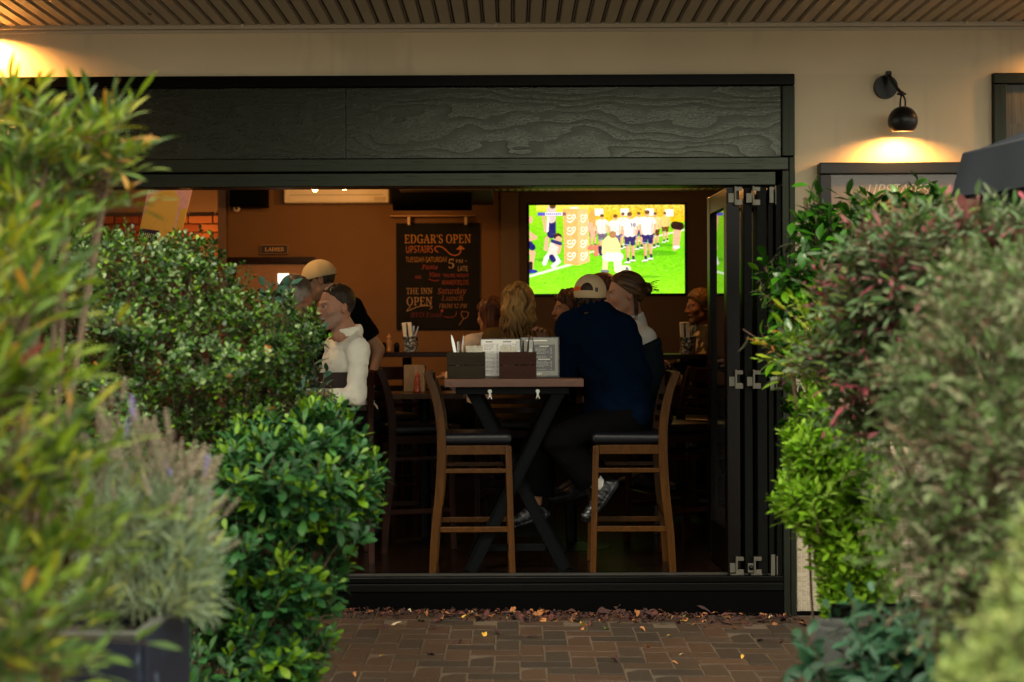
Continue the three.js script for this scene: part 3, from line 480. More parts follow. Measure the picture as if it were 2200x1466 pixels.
// ---------------------------------------------------------------- inner tables and what stands on them
function innerTable(x, y, z, w, d, label, m = M.stoolDark) {
  const t = thing('inner_table', label, 'bar table', [x, 0, z]);
  mesh('tabletop', [b2(-w / 2, w / 2, y - 0.035, y, -d / 2, d / 2, { r: 0.004 })], m, t);
  mesh('pedestal', [cyl(0.035, 0.035, y - 0.07, 0, (y - 0.035) / 2 + 0.012, 0, 16)], M.steel, t);
  mesh('base', [cyl(0.05, 0.24, 0.025, 0, 0.0135, 0, 28)], M.steel, t);
}
innerTable(-0.79, 1.18, -10.7, 0.75, 0.5, 'high dark table carrying the pepper mill and mottled napkin tin');
innerTable(1.33, 1.165, -10.0, 0.62, 0.6, 'high dark table right of the television with a napkin tin');
innerTable(-0.55, 0.94, -8.95, 0.5, 0.5, 'low brown table with a red pepper mill behind the empty stool', M.stool);
innerTable(0.36, 1.03, -8.75, 0.5, 0.5, 'high table between the navy jumper and the seated group');
innerTable(-1.6, 1.03, -8.6, 0.8, 0.6, 'high table of the three men behind the left bushes');
const mott = dataTex(128, 128, (u, v) => { const n = fbm(u * 14, v * 14, 51, 3, 14); return n > 0.52 ? [0.55, 0.55, 0.5] : [0.04, 0.05, 0.05]; }, false);
function napkinTin(p, label, lean) {
  const t = thing('napkin_tin', label, 'napkin tin', p);
  mesh('tin', [new THREE.CylinderGeometry(0.058, 0.052, 0.115, 28, 1, true).translate(0, 0.058, 0), cyl(0.052, 0.052, 0.004, 0, 0.003, 0, 28)], std([1, 1, 1], { map: rep(mott, 2, 1), roughness: 0.3, metalness: 0.5, side: THREE.DoubleSide }), t);
  for (const [x, l] of [[-0.03, lean], [-0.008, lean * 0.6]]) mesh('napkin', [bx(0.045, 0.2, 0.02, 0, 0.12, 0, { r: 0.004, rz: l }).translate(x, 0, 0)], M.paper, t);
  for (const [x, l] of [[0.018, -0.1], [0.03, -0.3], [0.024, 0.05]]) mesh('fork', [bx(0.008, 0.19, 0.003, 0, 0.1, 0, { r: 0.001, rz: l }).translate(x, 0, 0.01)], M.chrome, t);
}
{ const a = P(882, 753, 10.55); napkinTin([a.x, 1.181, a.z], 'mottled tin of white napkins below the chalkboard', 0.12); const b = P(1478, 760, 9.9); napkinTin([b.x, 1.166, b.z], 'mottled tin of napkins beside the folding door', 0.05); }
function pepperMill(p, s, m, label) { const t = mesh('pepper_mill', [lathe([[0.0001, 0], [0.028, 0], [0.028, 0.012], [0.02, 0.045], [0.024, 0.085], [0.026, 0.1], [0.014, 0.106], [0.022, 0.12], [0.02, 0.14], [0.007, 0.148], [0.008, 0.158], [0.0001, 0.162]], 20)], m); t.position.set(...p); t.scale.setScalar(s); return tag(t, label, 'pepper mill'); }
{ const a = P(836, 752, 10.5); pepperMill([a.x, 1.181, a.z], 0.85, std([0.35, 0.15, 0.04], { roughness: 0.35 }), 'pale wooden pepper mill left of the mottled napkin tin'); const b = P(897, 840, 8.9); pepperMill([b.x, 0.941, b.z], 0.8, std([0.35, 0.05, 0.015], { roughness: 0.3 }), 'red wooden pepper mill behind the empty stool'); }
{ const a = P(889, 840, 8.98), t = thing('wooden_box', 'pale wooden table box behind the red pepper mill', 'wooden box', [a.x, 0.9405, a.z - 0.03]); mesh('panel', [bx(0.13, 0.17, 0.01, 0, 0.086, 0, { r: 0.002 }), bx(0.13, 0.15, 0.01, 0, 0.076, -0.09, { r: 0.002 })], std([0.42, 0.22, 0.08], { map: rep(grain, 3, 3), roughness: 0.6 }), t); mesh('side', [bx(0.01, 0.14, 0.078, -0.058, 0.072, -0.045), bx(0.01, 0.14, 0.078, 0.058, 0.072, -0.045)], std([0.3, 0.15, 0.05], { roughness: 0.6 }), t); }
{ const R = rng(3); for (const [px, Z, lab] of [[824, 10.5, 'dark sauce bottle cap beside the pale pepper mill'], [852, 10.5, 'small glass shaker between the pepper mill and tin']]) { const a = P(px, 752, Z); const t = mesh('shaker', [lathe([[0.0001, 0], [0.02, 0], [0.022, 0.05], [0.016, 0.06], [0.016, 0.07], [0.0001, 0.074]], 16)], M.blackGloss); t.position.set(a.x, 1.181, a.z); tag(t, lab, 'shaker'); } }

// ---------------------------------------------------------------- television
{
  const A = P(1137, 441, 12.0), B = P(1472, 630, 12.0), w = B.x - A.x, h = A.y - B.y, t = thing('television', 'large wall television showing a football match on bright grass', 'television', [(A.x + B.x) / 2, (A.y + B.y) / 2, -12.02]);
  const tex = canvasTex(1024, 580, (c, W, H) => {
    const R = rng(99); c.scale(W / 1750, H / 990); c.translate(-190, -110);
    let g = c.createLinearGradient(0, 110, 0, 1100); g.addColorStop(0, '#a8e018'); g.addColorStop(0.5, '#6fd40f'); g.addColorStop(1, '#9bf01c'); c.fillStyle = g; c.fillRect(190, 110, 1750, 990);
    for (let k = 0; k < 5200; k++) { c.fillStyle = R() < 0.5 ? 'rgba(40,150,0,0.10)' : 'rgba(200,255,60,0.12)'; c.fillRect(190 + R() * 1750, 330 + R() * 770, 10 + R() * 60, 3 + R() * 8); }
    c.fillStyle = 'rgba(30,120,0,0.35)'; for (const [x, y, w2, h2] of [[1350, 620, 500, 60], [1400, 540, 420, 40], [250, 700, 300, 40], [1380, 900, 300, 30]]) { c.beginPath(); c.ellipse(x + w2 / 2, y + h2 / 2, w2 / 2, h2 / 2, 0, 0, 7); c.fill(); }
    g = c.createLinearGradient(0, 110, 0, 320); g.addColorStop(0, '#ffe85a'); g.addColorStop(1, '#f2b800'); c.fillStyle = g; c.beginPath(); c.moveTo(270, 110); c.lineTo(1940, 110); c.lineTo(1940, 300); c.lineTo(1600, 300); c.lineTo(860, 300); c.lineTo(600, 180); c.lineTo(270, 175); c.fill();
    for (let k = 0; k < 900; k++) { c.fillStyle = `rgba(${160 + R() * 95},${100 + R() * 120},${R() * 60},0.35)`; c.beginPath(); c.arc(860 + R() * 1080, 110 + R() * 150, 4 + R() * 9, 0, 7); c.fill(); } c.strokeStyle = '#f4ffd8'; c.lineWidth = 26; c.beginPath(); c.moveTo(190, 905); c.lineTo(700, 760); c.stroke(); c.lineWidth = 16; c.beginPath(); c.moveTo(870, 640); c.lineTo(1940, 390); c.stroke();
    c.fillStyle = '#ffffe8'; for (const [x, y] of [[650, 130], [930, 150], [1220, 150], [1500, 150], [1720, 160]]) { c.fillRect(x, y, 95, 80); }
    const limb = (pts, w2, col) => { c.strokeStyle = col; c.lineWidth = w2; c.lineCap = 'round'; c.lineJoin = 'round'; c.beginPath(); pts.forEach(([x, y], i) => i ? c.lineTo(x, y) : c.moveTo(x, y)); c.stroke(); };
    const blob = (x, y, rx, ry, col, r = 0) => { c.fillStyle = col; c.beginPath(); c.ellipse(x, y, rx, ry, r, 0, 7); c.fill(); };
    const skin = '#f3b58c', navy = '#141a66', wh = '#fff6ea';
    limb([[190, 640], [235, 640], [215, 740], [205, 840]], 50, skin); limb([[190, 540], [225, 580]], 70, navy); limb([[190, 420], [260, 470], [200, 490]], 40, skin); limb([[205, 760], [200, 850]], 44, '#161616'); blob(225, 850, 55, 22, '#1c2aa0'); blob(200, 270, 30, 40, skin);
    limb([[390, 480], [375, 600]], 46, skin); limb([[440, 300], [440, 430]], 100, navy); limb([[440, 160], [440, 260]], 100, '#e8c8c0'); limb([[350, 230], [375, 400]], 34, skin); blob(455, 118, 36, 30, '#5a3a20'); limb([[405, 250], [395, 400]], 24, wh);
    limb([[430, 640], [380, 700], [360, 760]], 50, wh); limb([[490, 690], [520, 740], [460, 790]], 50, wh); limb([[480, 540], [450, 640]], 110, '#f4dccb'); limb([[490, 540], [540, 560], [520, 640]], 34, skin); blob(510, 462, 46, 40, '#3a2018'); blob(520, 490, 36, 34, skin); limb([[440, 690], [460, 720]], 60, navy); limb([[450, 510], [540, 540]], 40, '#22306a');
    c.fillStyle = '#ffb765'; c.beginPath(); c.moveTo(570, 150); c.lineTo(850, 150); c.lineTo(870, 745); c.lineTo(735, 785); c.lineTo(585, 765); c.fill(); c.fillStyle = '#ffc57c'; c.beginPath(); c.moveTo(735, 150); c.lineTo(850, 150); c.lineTo(870, 745); c.lineTo(735, 785); c.fill();
    c.strokeStyle = '#fff6e4'; c.lineWidth = 13; for (const [x, s] of [[665, 1], [808, 0.8]]) for (const y of [255, 395, 540, 680]) { c.save(); c.translate(x, y); c.scale(s, 1); c.beginPath(); c.arc(-22, -14, 22, 0.6, 5.2); c.stroke(); c.beginPath(); c.moveTo(-48, 26); c.quadraticCurveTo(-20, 60, 0, 32); c.stroke(); c.beginPath(); c.moveTo(0, 40); c.bezierCurveTo(60, -10, 50, -52, 18, -36); c.bezierCurveTo(2, -24, 10, 0, 26, 4); c.stroke(); c.restore(); }
    const player = (x, y, s, sh, wear) => {
      const sk2 = '#d98f62';
      for (const [dx, e] of [[-26, 420], [34, 400]]) { limb([[x + dx * s, y + 250 * s], [x + (dx + 4) * s, y + 335 * s]], 44 * s, skin); limb([[x + (dx + 4) * s, y + 335 * s], [x + (dx + 8) * s, y + e * s]], 30 * s, skin); limb([[x + (dx - 12) * s, y + 255 * s], [x + (dx - 6) * s, y + e * s]], 9 * s, sk2); limb([[x + (dx + 8) * s, y + e * s], [x + (dx + 10) * s, y + (e + 32) * s]], 27 * s, '#14185a'); blob(x + (dx - 2) * s, y + (e + 46) * s, 36 * s, 15 * s, wh, -0.15); blob(x + (dx - 2) * s, y + (e + 56) * s, 34 * s, 6 * s, '#6a9a40'); }
      limb([[x - 24 * s, y + 185 * s], [x + 32 * s, y + 190 * s]], 80 * s, sh); limb([[x - 24 * s, y + 190 * s], [x - 28 * s, y + 250 * s]], 56 * s, sh); limb([[x + 34 * s, y + 190 * s], [x + 36 * s, y + 248 * s]], 56 * s, sh); limb([[x - 44 * s, y + 262 * s], [x - 6 * s, y + 268 * s]], 9 * s, '#c8ccf0');
      limb([[x - 30 * s, y + 10 * s], [x - 22 * s, y + 140 * s]], 78 * s, wear); limb([[x + 32 * s, y + 10 * s], [x + 30 * s, y + 140 * s]], 74 * s, wear); limb([[x + 58 * s, y + 20 * s], [x + 50 * s, y + 150 * s]], 16 * s, 'rgba(190,150,110,0.55)'); limb([[x - 10 * s, y + 60 * s], [x + 10 * s, y + 150 * s]], 8 * s, 'rgba(200,170,130,0.5)');
      limb([[x - 72 * s, y + 10 * s], [x - 82 * s, y + 90 * s], [x - 66 * s, y + 165 * s]], 24 * s, skin); limb([[x + 76 * s, y + 10 * s], [x + 92 * s, y + 85 * s], [x + 74 * s, y + 150 * s]], 24 * s, skin); limb([[x - 64 * s, y + 2 * s], [x - 74 * s, y + 40 * s]], 34 * s, wear); limb([[x + 68 * s, y + 2 * s], [x + 80 * s, y + 36 * s]], 34 * s, wear);
      blob(x, y - 62 * s, 26 * s, 34 * s, skin); blob(x, y - 78 * s, 28 * s, 24 * s, '#6a4424');
    };
    player(905, 285, 0.66, '#8a4a50', '#ffe0a8'); player(1245, 265, 0.72, '#3a3a70', '#fff0c8'); player(1425, 262, 0.74, navy, '#fff4d8'); player(1610, 262, 0.7, '#5a3020', '#ffd890'); player(1720, 250, 0.6, '#704020', '#ffcf70');
    player(1010, 290, 0.8, '#6a5a78', '#fff0dc'); player(1160, 300, 0.85, '#5a5480', '#fff4e2'); player(1520, 270, 1.0, navy, wh); player(1320, 290, 1.0, navy, wh);
    c.fillStyle = '#3a4a80'; c.font = 'bold 60px sans-serif'; c.fillText('10', 1325, 355);
    blob(900, 280, 40, 120, '#f0a850'); limb([[880, 330], [910, 440]], 60, skin); limb([[1840, 400], [1830, 600]], 50, skin); limb([[1880, 400], [1860, 560]], 44, skin); limb([[1830, 340], [1890, 350]], 90, '#241010'); blob(1850, 585, 40, 18, wh); limb([[870, 590], [960, 580], [940, 660]], 55, '#e08060'); limb([[990, 590], [1000, 650]], 50, '#1a1c50');
    limb([[1110, 540], [1130, 640]], 180, '#fff59a'); limb([[1050, 690], [1040, 840]], 60, '#fff7a8'); limb([[1180, 700], [1190, 830], [1290, 830]], 90, '#fbffd0'); limb([[1060, 690], [1200, 690]], 100, '#fffde0'); blob(1040, 850, 50, 18, '#7a7a80'); blob(1290, 840, 20, 40, '#7a7a80'); blob(1130, 440, 40, 40, '#b07a50'); limb([[1040, 520], [1030, 640]], 50, '#fff59a');
    for (let k = 0; k < 7000; k++) { const l = R() < 0.5; c.fillStyle = l ? `rgba(255,250,190,${R() * 0.22})` : `rgba(40,50,10,${R() * 0.16})`; c.fillRect(190 + R() * 1750, 110 + R() * 990, 4 + R() * 14, 4 + R() * 10); }
    c.fillStyle = '#5a55c8'; c.fillRect(285, 190, 85, 36); c.fillStyle = '#f8f4ff'; c.fillRect(370, 190, 195, 36); c.fillStyle = '#8a5a60'; c.fillRect(565, 190, 40, 36); c.fillStyle = '#7a60a0'; c.font = 'bold 26px sans-serif'; for (let k = 0; k < 8; k++) c.fillRect(380 + k * 22, 198, 14, 20);
  });
  const bz = mesh('bezel', [b2(-w / 2 - 0.018, w / 2 + 0.018, -h / 2 - 0.022, h / 2 + 0.018, -0.05, -0.002, { r: 0.006 })], M.blackGloss, t);
  mesh('screen', [new THREE.PlaneGeometry(w, h)], new THREE.MeshStandardMaterial({ color: 0x000000, roughness: 0.4, emissive: 0xffffff, emissiveMap: tex, emissiveIntensity: 0.36 }), bz);
}
// ---------------------------------------------------------------- chalkboard and its shelf, signs, air conditioner
{
  const A = P(849, 478, 12.0), B = P(1031, 708, 12.0), w = B.x - A.x, h = A.y - B.y, t = thing('chalkboard', 'black chalkboard lettered in orange chalk hanging on the back wall', 'chalkboard', [A.x, B.y, BACK]);
  const tex = canvasTex(760, 960, (c, W, H) => {
    c.fillStyle = '#040303'; c.fillRect(0, 0, W, H);
    const R = rng(4); for (let k = 0; k < 260; k++) { c.fillStyle = `rgba(120,110,100,${R() * 0.03})`; c.beginPath(); c.ellipse(R() * W, R() * H, 20 + R() * 90, 8 + R() * 30, R() * 3, 0, 7); c.fill(); }
    const X = (x) => (x - 140) / 900 * W, Y = (y) => (y - 295) / 1120 * H;
    const T = (s, x, y, wd, size, col, font = 'serif', st = '') => { c.font = `${st} ${size}px ${font}`; c.fillStyle = col; const m = c.measureText(s).width; c.save(); c.translate(X(x), Y(y)); c.scale(wd / 900 * W / m, 1); c.fillText(s, 0, 0); c.restore(); };
    c.globalAlpha = 0.82; const o = '#f0a848', o2 = '#e8874a', p = '#c8504a', w2 = '#d8b080';
    T("EDGAR'S OPEN", 225, 505, 725, 108, o, 'serif'); T('UPSTAIRS', 240, 605, 300, 88, o2, 'sans-serif'); T('TUESDAY-SATURDAY', 240, 705, 450, 64, '#e0a050', 'sans-serif'); T('5', 695, 770, 80, 118, w2); T('PM ~', 780, 715, 130, 44, w2, 'sans-serif'); T('LATE', 800, 800, 115, 62, w2, 'sans-serif');
    T('Pasta', 410, 780, 175, 58, p, 'serif', 'italic'); T('AND', 340, 880, 72, 40, p, 'sans-serif'); T('Vino', 490, 860, 120, 56, p, 'serif', 'italic'); T('THURS NIGHT', 640, 865, 285, 44, p, 'sans-serif'); T('WAKEFIELDS', 628, 945, 295, 58, '#c8603a', 'sans-serif');
    T('THE INN', 245, 1040, 285, 74, w2, 'serif'); T('OPEN', 245, 1160, 285, 104, w2, 'serif'); T('Saturday', 580, 1040, 310, 74, '#c07048', 'serif', 'italic'); T('Lunch', 620, 1110, 240, 60, '#b07040', 'serif', 'italic'); T('FROM 12 PM', 595, 1190, 305, 54, '#c89058', 'serif', 'italic'); T('BYO Food', 285, 1285, 340, 60, '#8a3038', 'serif', 'italic');
    c.lineCap = 'round'; c.strokeStyle = o2; c.lineWidth = 9; c.beginPath(); c.moveTo(X(590), Y(600)); c.bezierCurveTo(X(530), Y(570), X(560), Y(530), X(610), Y(540)); c.bezierCurveTo(X(690), Y(560), X(700), Y(640), X(780), Y(635)); c.quadraticCurveTo(X(840), Y(625), X(835), Y(575)); c.stroke(); c.fillStyle = o2; c.beginPath(); c.moveTo(X(785), Y(575)); c.lineTo(X(885), Y(572)); c.lineTo(X(832), Y(528)); c.fill();
    c.strokeStyle = w2; c.lineWidth = 6; c.beginPath(); c.moveTo(X(290), Y(1170)); c.bezierCurveTo(X(220), Y(1250), X(250), Y(1220), X(330), Y(1190)); c.bezierCurveTo(X(420), Y(1150), X(580), Y(1160), X(500), Y(1200)); c.stroke();
    c.strokeStyle = p; c.lineWidth = 5; c.beginPath(); c.moveTo(X(490), Y(880)); c.quadraticCurveTo(X(540), Y(915), X(600), Y(895)); c.stroke(); c.beginPath(); c.moveTo(X(650), Y(1280)); c.quadraticCurveTo(X(800), Y(1310), X(785), Y(1225)); c.stroke(); c.fillStyle = p; c.beginPath(); c.arc(X(632), Y(1218), 12, 0, 7); c.fill();
    c.strokeStyle = '#d89058'; c.beginPath(); c.moveTo(X(845), Y(1225)); c.lineTo(X(915), Y(1235)); c.quadraticCurveTo(X(920), Y(1300), X(868), Y(1300)); c.quadraticCurveTo(X(830), Y(1280), X(845), Y(1225)); c.moveTo(X(866), Y(1300)); c.lineTo(X(815), Y(1370)); c.stroke();
    c.globalAlpha = 1; for (let q = 0; q < 9000; q++) { c.fillStyle = `rgba(4,3,3,${0.25 + R() * 0.6})`; c.fillRect(R() * W, R() * H, 1 + R() * 4, 1 + R() * 2.5); }
  });
  const bd = mesh('board', [b2(0, w, 0, h, 0.001, 0.022, { r: 0.004 })], M.blackMatte, t);
  mesh('writing', [new THREE.PlaneGeometry(w - 0.004, h - 0.004).translate(w / 2, h / 2, 0.0235)], std([1, 1, 1], { map: tex, roughness: 0.95 }), bd);
  const s0 = P(836, 463, 11.95), s1 = P(1020, 463, 11.95), s = thing('picture_shelf', 'narrow wall shelf with two pale brackets above the chalkboard', 'shelf', [s0.x, s0.y, BACK]);
  mesh('board', [b2(0, s1.x - s0.x, -0.008, 0.004, 0.001, 0.12, { r: 0.003 })], std([0.4, 0.22, 0.1]), s);
  for (const px of [877, 1000]) { const b = P(px, 470, 11.95); mesh('bracket', [b2(b.x - s0.x - 0.012, b.x - s0.x + 0.012, -0.075, -0.0085, 0.001, 0.1, { r: 0.003 })], std([0.62, 0.45, 0.25]), s); }
}
function sign(name, px0, py0, px1, py1, Z, text, label, fs) {
  const a = P(px0, py0, Z), b = P(px1, py1, Z), w = b.x - a.x, h = a.y - b.y, t = thing(name, label, 'sign', [a.x, b.y, a.z]);
  const pl = mesh('plate', [b2(0, w, 0, h, -0.012, 0, { r: 0.003 })], std([0.25, 0.12, 0.05], { roughness: 0.5 }), t);
  mesh('lettering', [new THREE.PlaneGeometry(w - 0.014, h - 0.014).translate(w / 2, h / 2, 0.0015)], std([1, 1, 1], { roughness: 0.6, map: canvasTex(384, 128, (c) => { c.fillStyle = '#0c0806'; c.fillRect(0, 0, 384, 128); c.fillStyle = '#f0bc80'; c.font = fs; c.textAlign = 'center'; c.fillText(text, 192, 92); }) }), pl);
}
sign('ladies_sign', 559, 526, 619, 546, 12.06, 'LADIES', 'small dark LADIES sign with pale letters above the inner doorway', '78px serif');
sign('gents_sign', 446, 520, 467, 540, 13.2, '', 'tiny dark framed sign on the orange brick wall', '62px serif');
{
  const a = P(611, 390, 11.95), b = P(837, 437, 11.95), t = thing('air_conditioner', 'white wall air conditioner behind the ceiling lamps', 'air conditioner', [a.x, b.y, BACK]), w = b.x - a.x, h = 0.27, m = std([0.62, 0.55, 0.42], { roughness: 0.45 });
  const bo = mesh('body', [b2(0, w, 0, h, 0.001, 0.2, { r: 0.016 })], m, t);
  mesh('flap', [b2(0.05, w - 0.14, 0.018, 0.05, 0.2005, 0.206, { r: 0.003 })], m, bo);
  mesh('flap', [b2(0.05, w - 0.05, 0.066, 0.069, 0.2005, 0.203)], M.blackMatte, bo);
  mesh('display', [b2(w - 0.125, w - 0.03, 0.015, 0.05, 0.2005, 0.2035)], std([0.5, 0.43, 0.3]), bo);
}
{ // ceiling speaker and camera on the back wall
  const a = P(535, 425, 11.9), t = thing('loudspeaker', 'black box loudspeaker high on the ochre wall', 'loudspeaker', [a.x, a.y, a.z]);
  mesh('box', [bx(0.3, 0.2, 0.2, 0, 0.02, 0, { r: 0.012 })], M.blackMatte, t); mesh('bracket', [b2(-0.03, 0.03, -0.02, 0.04, -0.2, -0.1)], M.blackMatte, t);
  const c = P(508, 448, 11.95), k = thing('security_camera', 'small white camera on the wall below the loudspeaker', 'camera', [c.x, c.y, c.z]);
  mesh('housing', [new THREE.SphereGeometry(0.032, 16, 12)], std([0.6, 0.5, 0.4]), k); mesh('bracket', [tube([V(0, 0, -0.01), V(-0.04, 0.03, -0.05), V(-0.05, 0.07, -0.1)], 0.014, 8, 8)], std([0.5, 0.4, 0.3]), k); mesh('lens', [new THREE.SphereGeometry(0.012, 10, 8).translate(0.004, -0.004, 0.026)], M.blackGloss, k);
}
{ // poster board hanging askew, mirror, dark posts
  const tex = canvasTex(512, 660, (c, W, H) => {
    const R = rng(61); c.fillStyle = '#d9a9b4'; c.fillRect(0, 0, W, H);
    for (let k = 0; k < 900; k++) { c.strokeStyle = R() < 0.5 ? 'rgba(240,205,205,0.7)' : 'rgba(120,70,110,0.5)'; c.lineWidth = 1 + R() * 3; c.beginPath(); const x = R() * W, y = R() * H; c.moveTo(x, y); c.lineTo(x + (R() - 0.5) * 40, y + (R() - 0.5) * 40); c.stroke(); }
    c.fillStyle = '#d9b65a'; c.beginPath(); c.moveTo(60, 170); c.lineTo(150, 120); c.lineTo(300, 110); c.lineTo(390, 200); c.lineTo(400, 420); c.lineTo(430, 660); c.lineTo(0, 660); c.lineTo(0, 420); c.fill(); c.fillStyle = '#cfae48'; c.fillRect(430, 300, 82, 360);
    c.fillStyle = '#5a90c0'; c.fillRect(30, 20, 26, 110); c.strokeStyle = '#b8923c'; c.lineWidth = 2; for (let k = 0; k < 8; k++) { c.beginPath(); c.moveTo(R() * 400, 300 + R() * 360); c.lineTo(R() * 400, 300 + R() * 360); c.stroke(); }
    c.save(); c.translate(0, 500); c.rotate(0.1); c.fillStyle = '#2a1c48'; c.fillRect(-10, 0, 250, 130); c.fillStyle = '#f4e8d0'; c.font = 'bold 54px sans-serif'; for (let k = 0; k < 9; k++) c.fillRect(6 + k * 24, 36 + (k % 3) * 3, 9, 42); c.restore();
  });
  const C = [P(322, 385, 10.2), P(418, 385, 10.2), P(384, 525, 10.2), P(294, 525, 10.2)], t = thing('hanging_poster', 'yellow and pink map poster hanging askew from the ceiling', 'poster', [C[0].x, C[0].y, C[0].z]);
  const g = new THREE.BoxGeometry(1, 1, 0.012), p = g.attributes.position; for (let i = 0; i < p.count; i++) { const u = p.getX(i) + 0.5, v = 0.5 - p.getY(i), a = C[0].clone().lerp(C[1], u), b = C[3].clone().lerp(C[2], u), q = a.lerp(b, v); p.setXYZ(i, q.x - C[0].x, q.y - C[0].y, p.getZ(i)); } g.computeVertexNormals();
  mesh('board', g, std([1, 1, 1], { map: tex, roughness: 0.7 }), t);
  for (const u of [0.1, 0.9]) { const q = C[0].clone().lerp(C[1], u).sub(C[0]); mesh('cord', [tube([V(q.x, q.y, 0), V(q.x + 0.01, CEIL - C[0].y, 0)], 0.003, 3, 5)], M.blackMatte, t); }
  const m0 = P(48, 401, 12.6), m1 = P(117, 560, 12.6), k = thing('wall_mirror', 'tall mirror on the far left reflecting bright sky and trees', 'mirror', [m0.x, m1.y, m0.z]), w = m1.x - m0.x, h = m0.y - m1.y;
  mesh('mirror_glass', [b2(0, w, 0, h, 0.001, 0.008)], std([0.92, 0.9, 0.85], { metalness: 1, roughness: 0.03 }), k).rotation.y = 0.0;
  mesh('frame', [b2(-0.03, -0.001, -0.03, h + 0.03, 0, 0.03), b2(w + 0.001, w + 0.03, -0.03, h + 0.03, 0, 0.03), b2(-0.001, w + 0.001, h + 0.001, h + 0.03, 0, 0.03), b2(-0.001, w + 0.001, -0.03, -0.001, 0, 0.03)], M.stoolDark, k);
  k.rotation.y = 0.2; k.rotation.x = 0.0;
}
// ---------------------------------------------------------------- people: distance fields meshed with surface nets
function netMesh(f, lo, hi, h, color) {
  const nx = Math.ceil((hi.x - lo.x) / h) + 1, ny = Math.ceil((hi.y - lo.y) / h) + 1, nz = Math.ceil((hi.z - lo.z) / h) + 1, val = new Float32Array(nx * ny * nz), B = 6;
  const at = (i, j, k) => (k * ny + j) * nx + i;
  for (let k0 = 0; k0 < nz; k0 += B) for (let j0 = 0; j0 < ny; j0 += B) for (let i0 = 0; i0 < nx; i0 += B) {
    const c = f(lo.x + (i0 + B / 2) * h, lo.y + (j0 + B / 2) * h, lo.z + (k0 + B / 2) * h), far = Math.abs(c) > h * B * 1.35 + 0.012;
    for (let k = k0; k < Math.min(nz, k0 + B); k++) for (let j = j0; j < Math.min(ny, j0 + B); j++) for (let i = i0; i < Math.min(nx, i0 + B); i++) val[at(i, j, k)] = far ? c : f(lo.x + i * h, lo.y + j * h, lo.z + k * h);
  }
  const id = new Int32Array(nx * ny * nz).fill(-1), pos = [], E = [[0, 1], [0, 2], [0, 4], [1, 3], [1, 5], [2, 3], [2, 6], [3, 7], [4, 5], [4, 6], [5, 7], [6, 7]], v = new Float32Array(8);
  for (let k = 0; k < nz - 1; k++) for (let j = 0; j < ny - 1; j++) for (let i = 0; i < nx - 1; i++) {
    let m = 0; for (let c = 0; c < 8; c++) { v[c] = val[at(i + (c & 1), j + ((c >> 1) & 1), k + (c >> 2))]; if (v[c] < 0) m |= 1 << c; }
    if (m === 0 || m === 255) continue;
    let x = 0, y = 0, z = 0, n = 0;
    for (const [a, b] of E) if ((v[a] < 0) !== (v[b] < 0)) { const t = v[a] / (v[a] - v[b]); x += lerp(a & 1, b & 1, t); y += lerp((a >> 1) & 1, (b >> 1) & 1, t); z += lerp(a >> 2, b >> 2, t); n++; }
    id[at(i, j, k)] = pos.length / 3; pos.push(lo.x + (i + x / n) * h, lo.y + (j + y / n) * h, lo.z + (k + z / n) * h);
  }
  const idx = [], quad = (a, b, c, d, flip) => { if (a < 0 || b < 0 || c < 0 || d < 0) return; flip ? idx.push(a, c, b, a, d, c) : idx.push(a, b, c, a, c, d); };
  for (let k = 1; k < nz - 1; k++) for (let j = 1; j < ny - 1; j++) for (let i = 1; i < nx - 1; i++) {
    const s = val[at(i, j, k)] < 0;
    if (s !== (val[at(i + 1, j, k)] < 0)) quad(id[at(i, j - 1, k - 1)], id[at(i, j, k - 1)], id[at(i, j, k)], id[at(i, j - 1, k)], !s);
    if (s !== (val[at(i, j + 1, k)] < 0)) quad(id[at(i - 1, j, k - 1)], id[at(i - 1, j, k)], id[at(i, j, k)], id[at(i, j, k - 1)], !s);
    if (s !== (val[at(i, j, k + 1)] < 0)) quad(id[at(i - 1, j - 1, k)], id[at(i, j - 1, k)], id[at(i, j, k)], id[at(i - 1, j, k)], !s);
  }
  const g = new THREE.BufferGeometry(); g.setAttribute('position', new THREE.Float32BufferAttribute(pos, 3)); g.setIndex(idx); g.computeVertexNormals();
  const cl = new Float32Array(pos.length).fill(1);
  if (color) for (let i = 0; i < pos.length; i += 3) { const c = color(pos[i], pos[i + 1], pos[i + 2]); cl[i] = c[0]; cl[i + 1] = c[1]; cl[i + 2] = c[2]; }
  g.setAttribute('color', new THREE.BufferAttribute(cl, 3));
  const uv = new Float32Array(pos.length / 3 * 2); for (let i = 0; i < uv.length / 2; i++) { uv[i * 2] = pos[i * 3] + pos[i * 3 + 2]; uv[i * 2 + 1] = pos[i * 3 + 1]; } g.setAttribute('uv', new THREE.BufferAttribute(uv, 2));
  return g;
}
const smin = (a, b, k) => { const h = Math.max(k - Math.abs(a - b), 0) / k; return Math.min(a, b) - h * h * k * 0.25; };
const smax = (a, b, k) => -smin(-a, -b, k);
function capF(a, b, ra, rb) { const bx_ = b.x - a.x, by = b.y - a.y, bz = b.z - a.z, l2 = bx_ * bx_ + by * by + bz * bz || 1e-9; return (x, y, z) => { const px = x - a.x, py = y - a.y, pz = z - a.z, t = clamp((px * bx_ + py * by + pz * bz) / l2, 0, 1); return Math.hypot(px - bx_ * t, py - by * t, pz - bz * t) - ra - (rb - ra) * t; }; }
function ellF(cx, cy, cz, rx, ry, rz) { return (x, y, z) => { const a = (x - cx) / rx, b = (y - cy) / ry, c = (z - cz) / rz, k0 = Math.hypot(a, b, c), k1 = Math.hypot(a / rx, b / ry, c / rz); return k1 < 1e-9 ? -Math.min(rx, ry, rz) : k0 * (k0 - 1) / k1; }; }
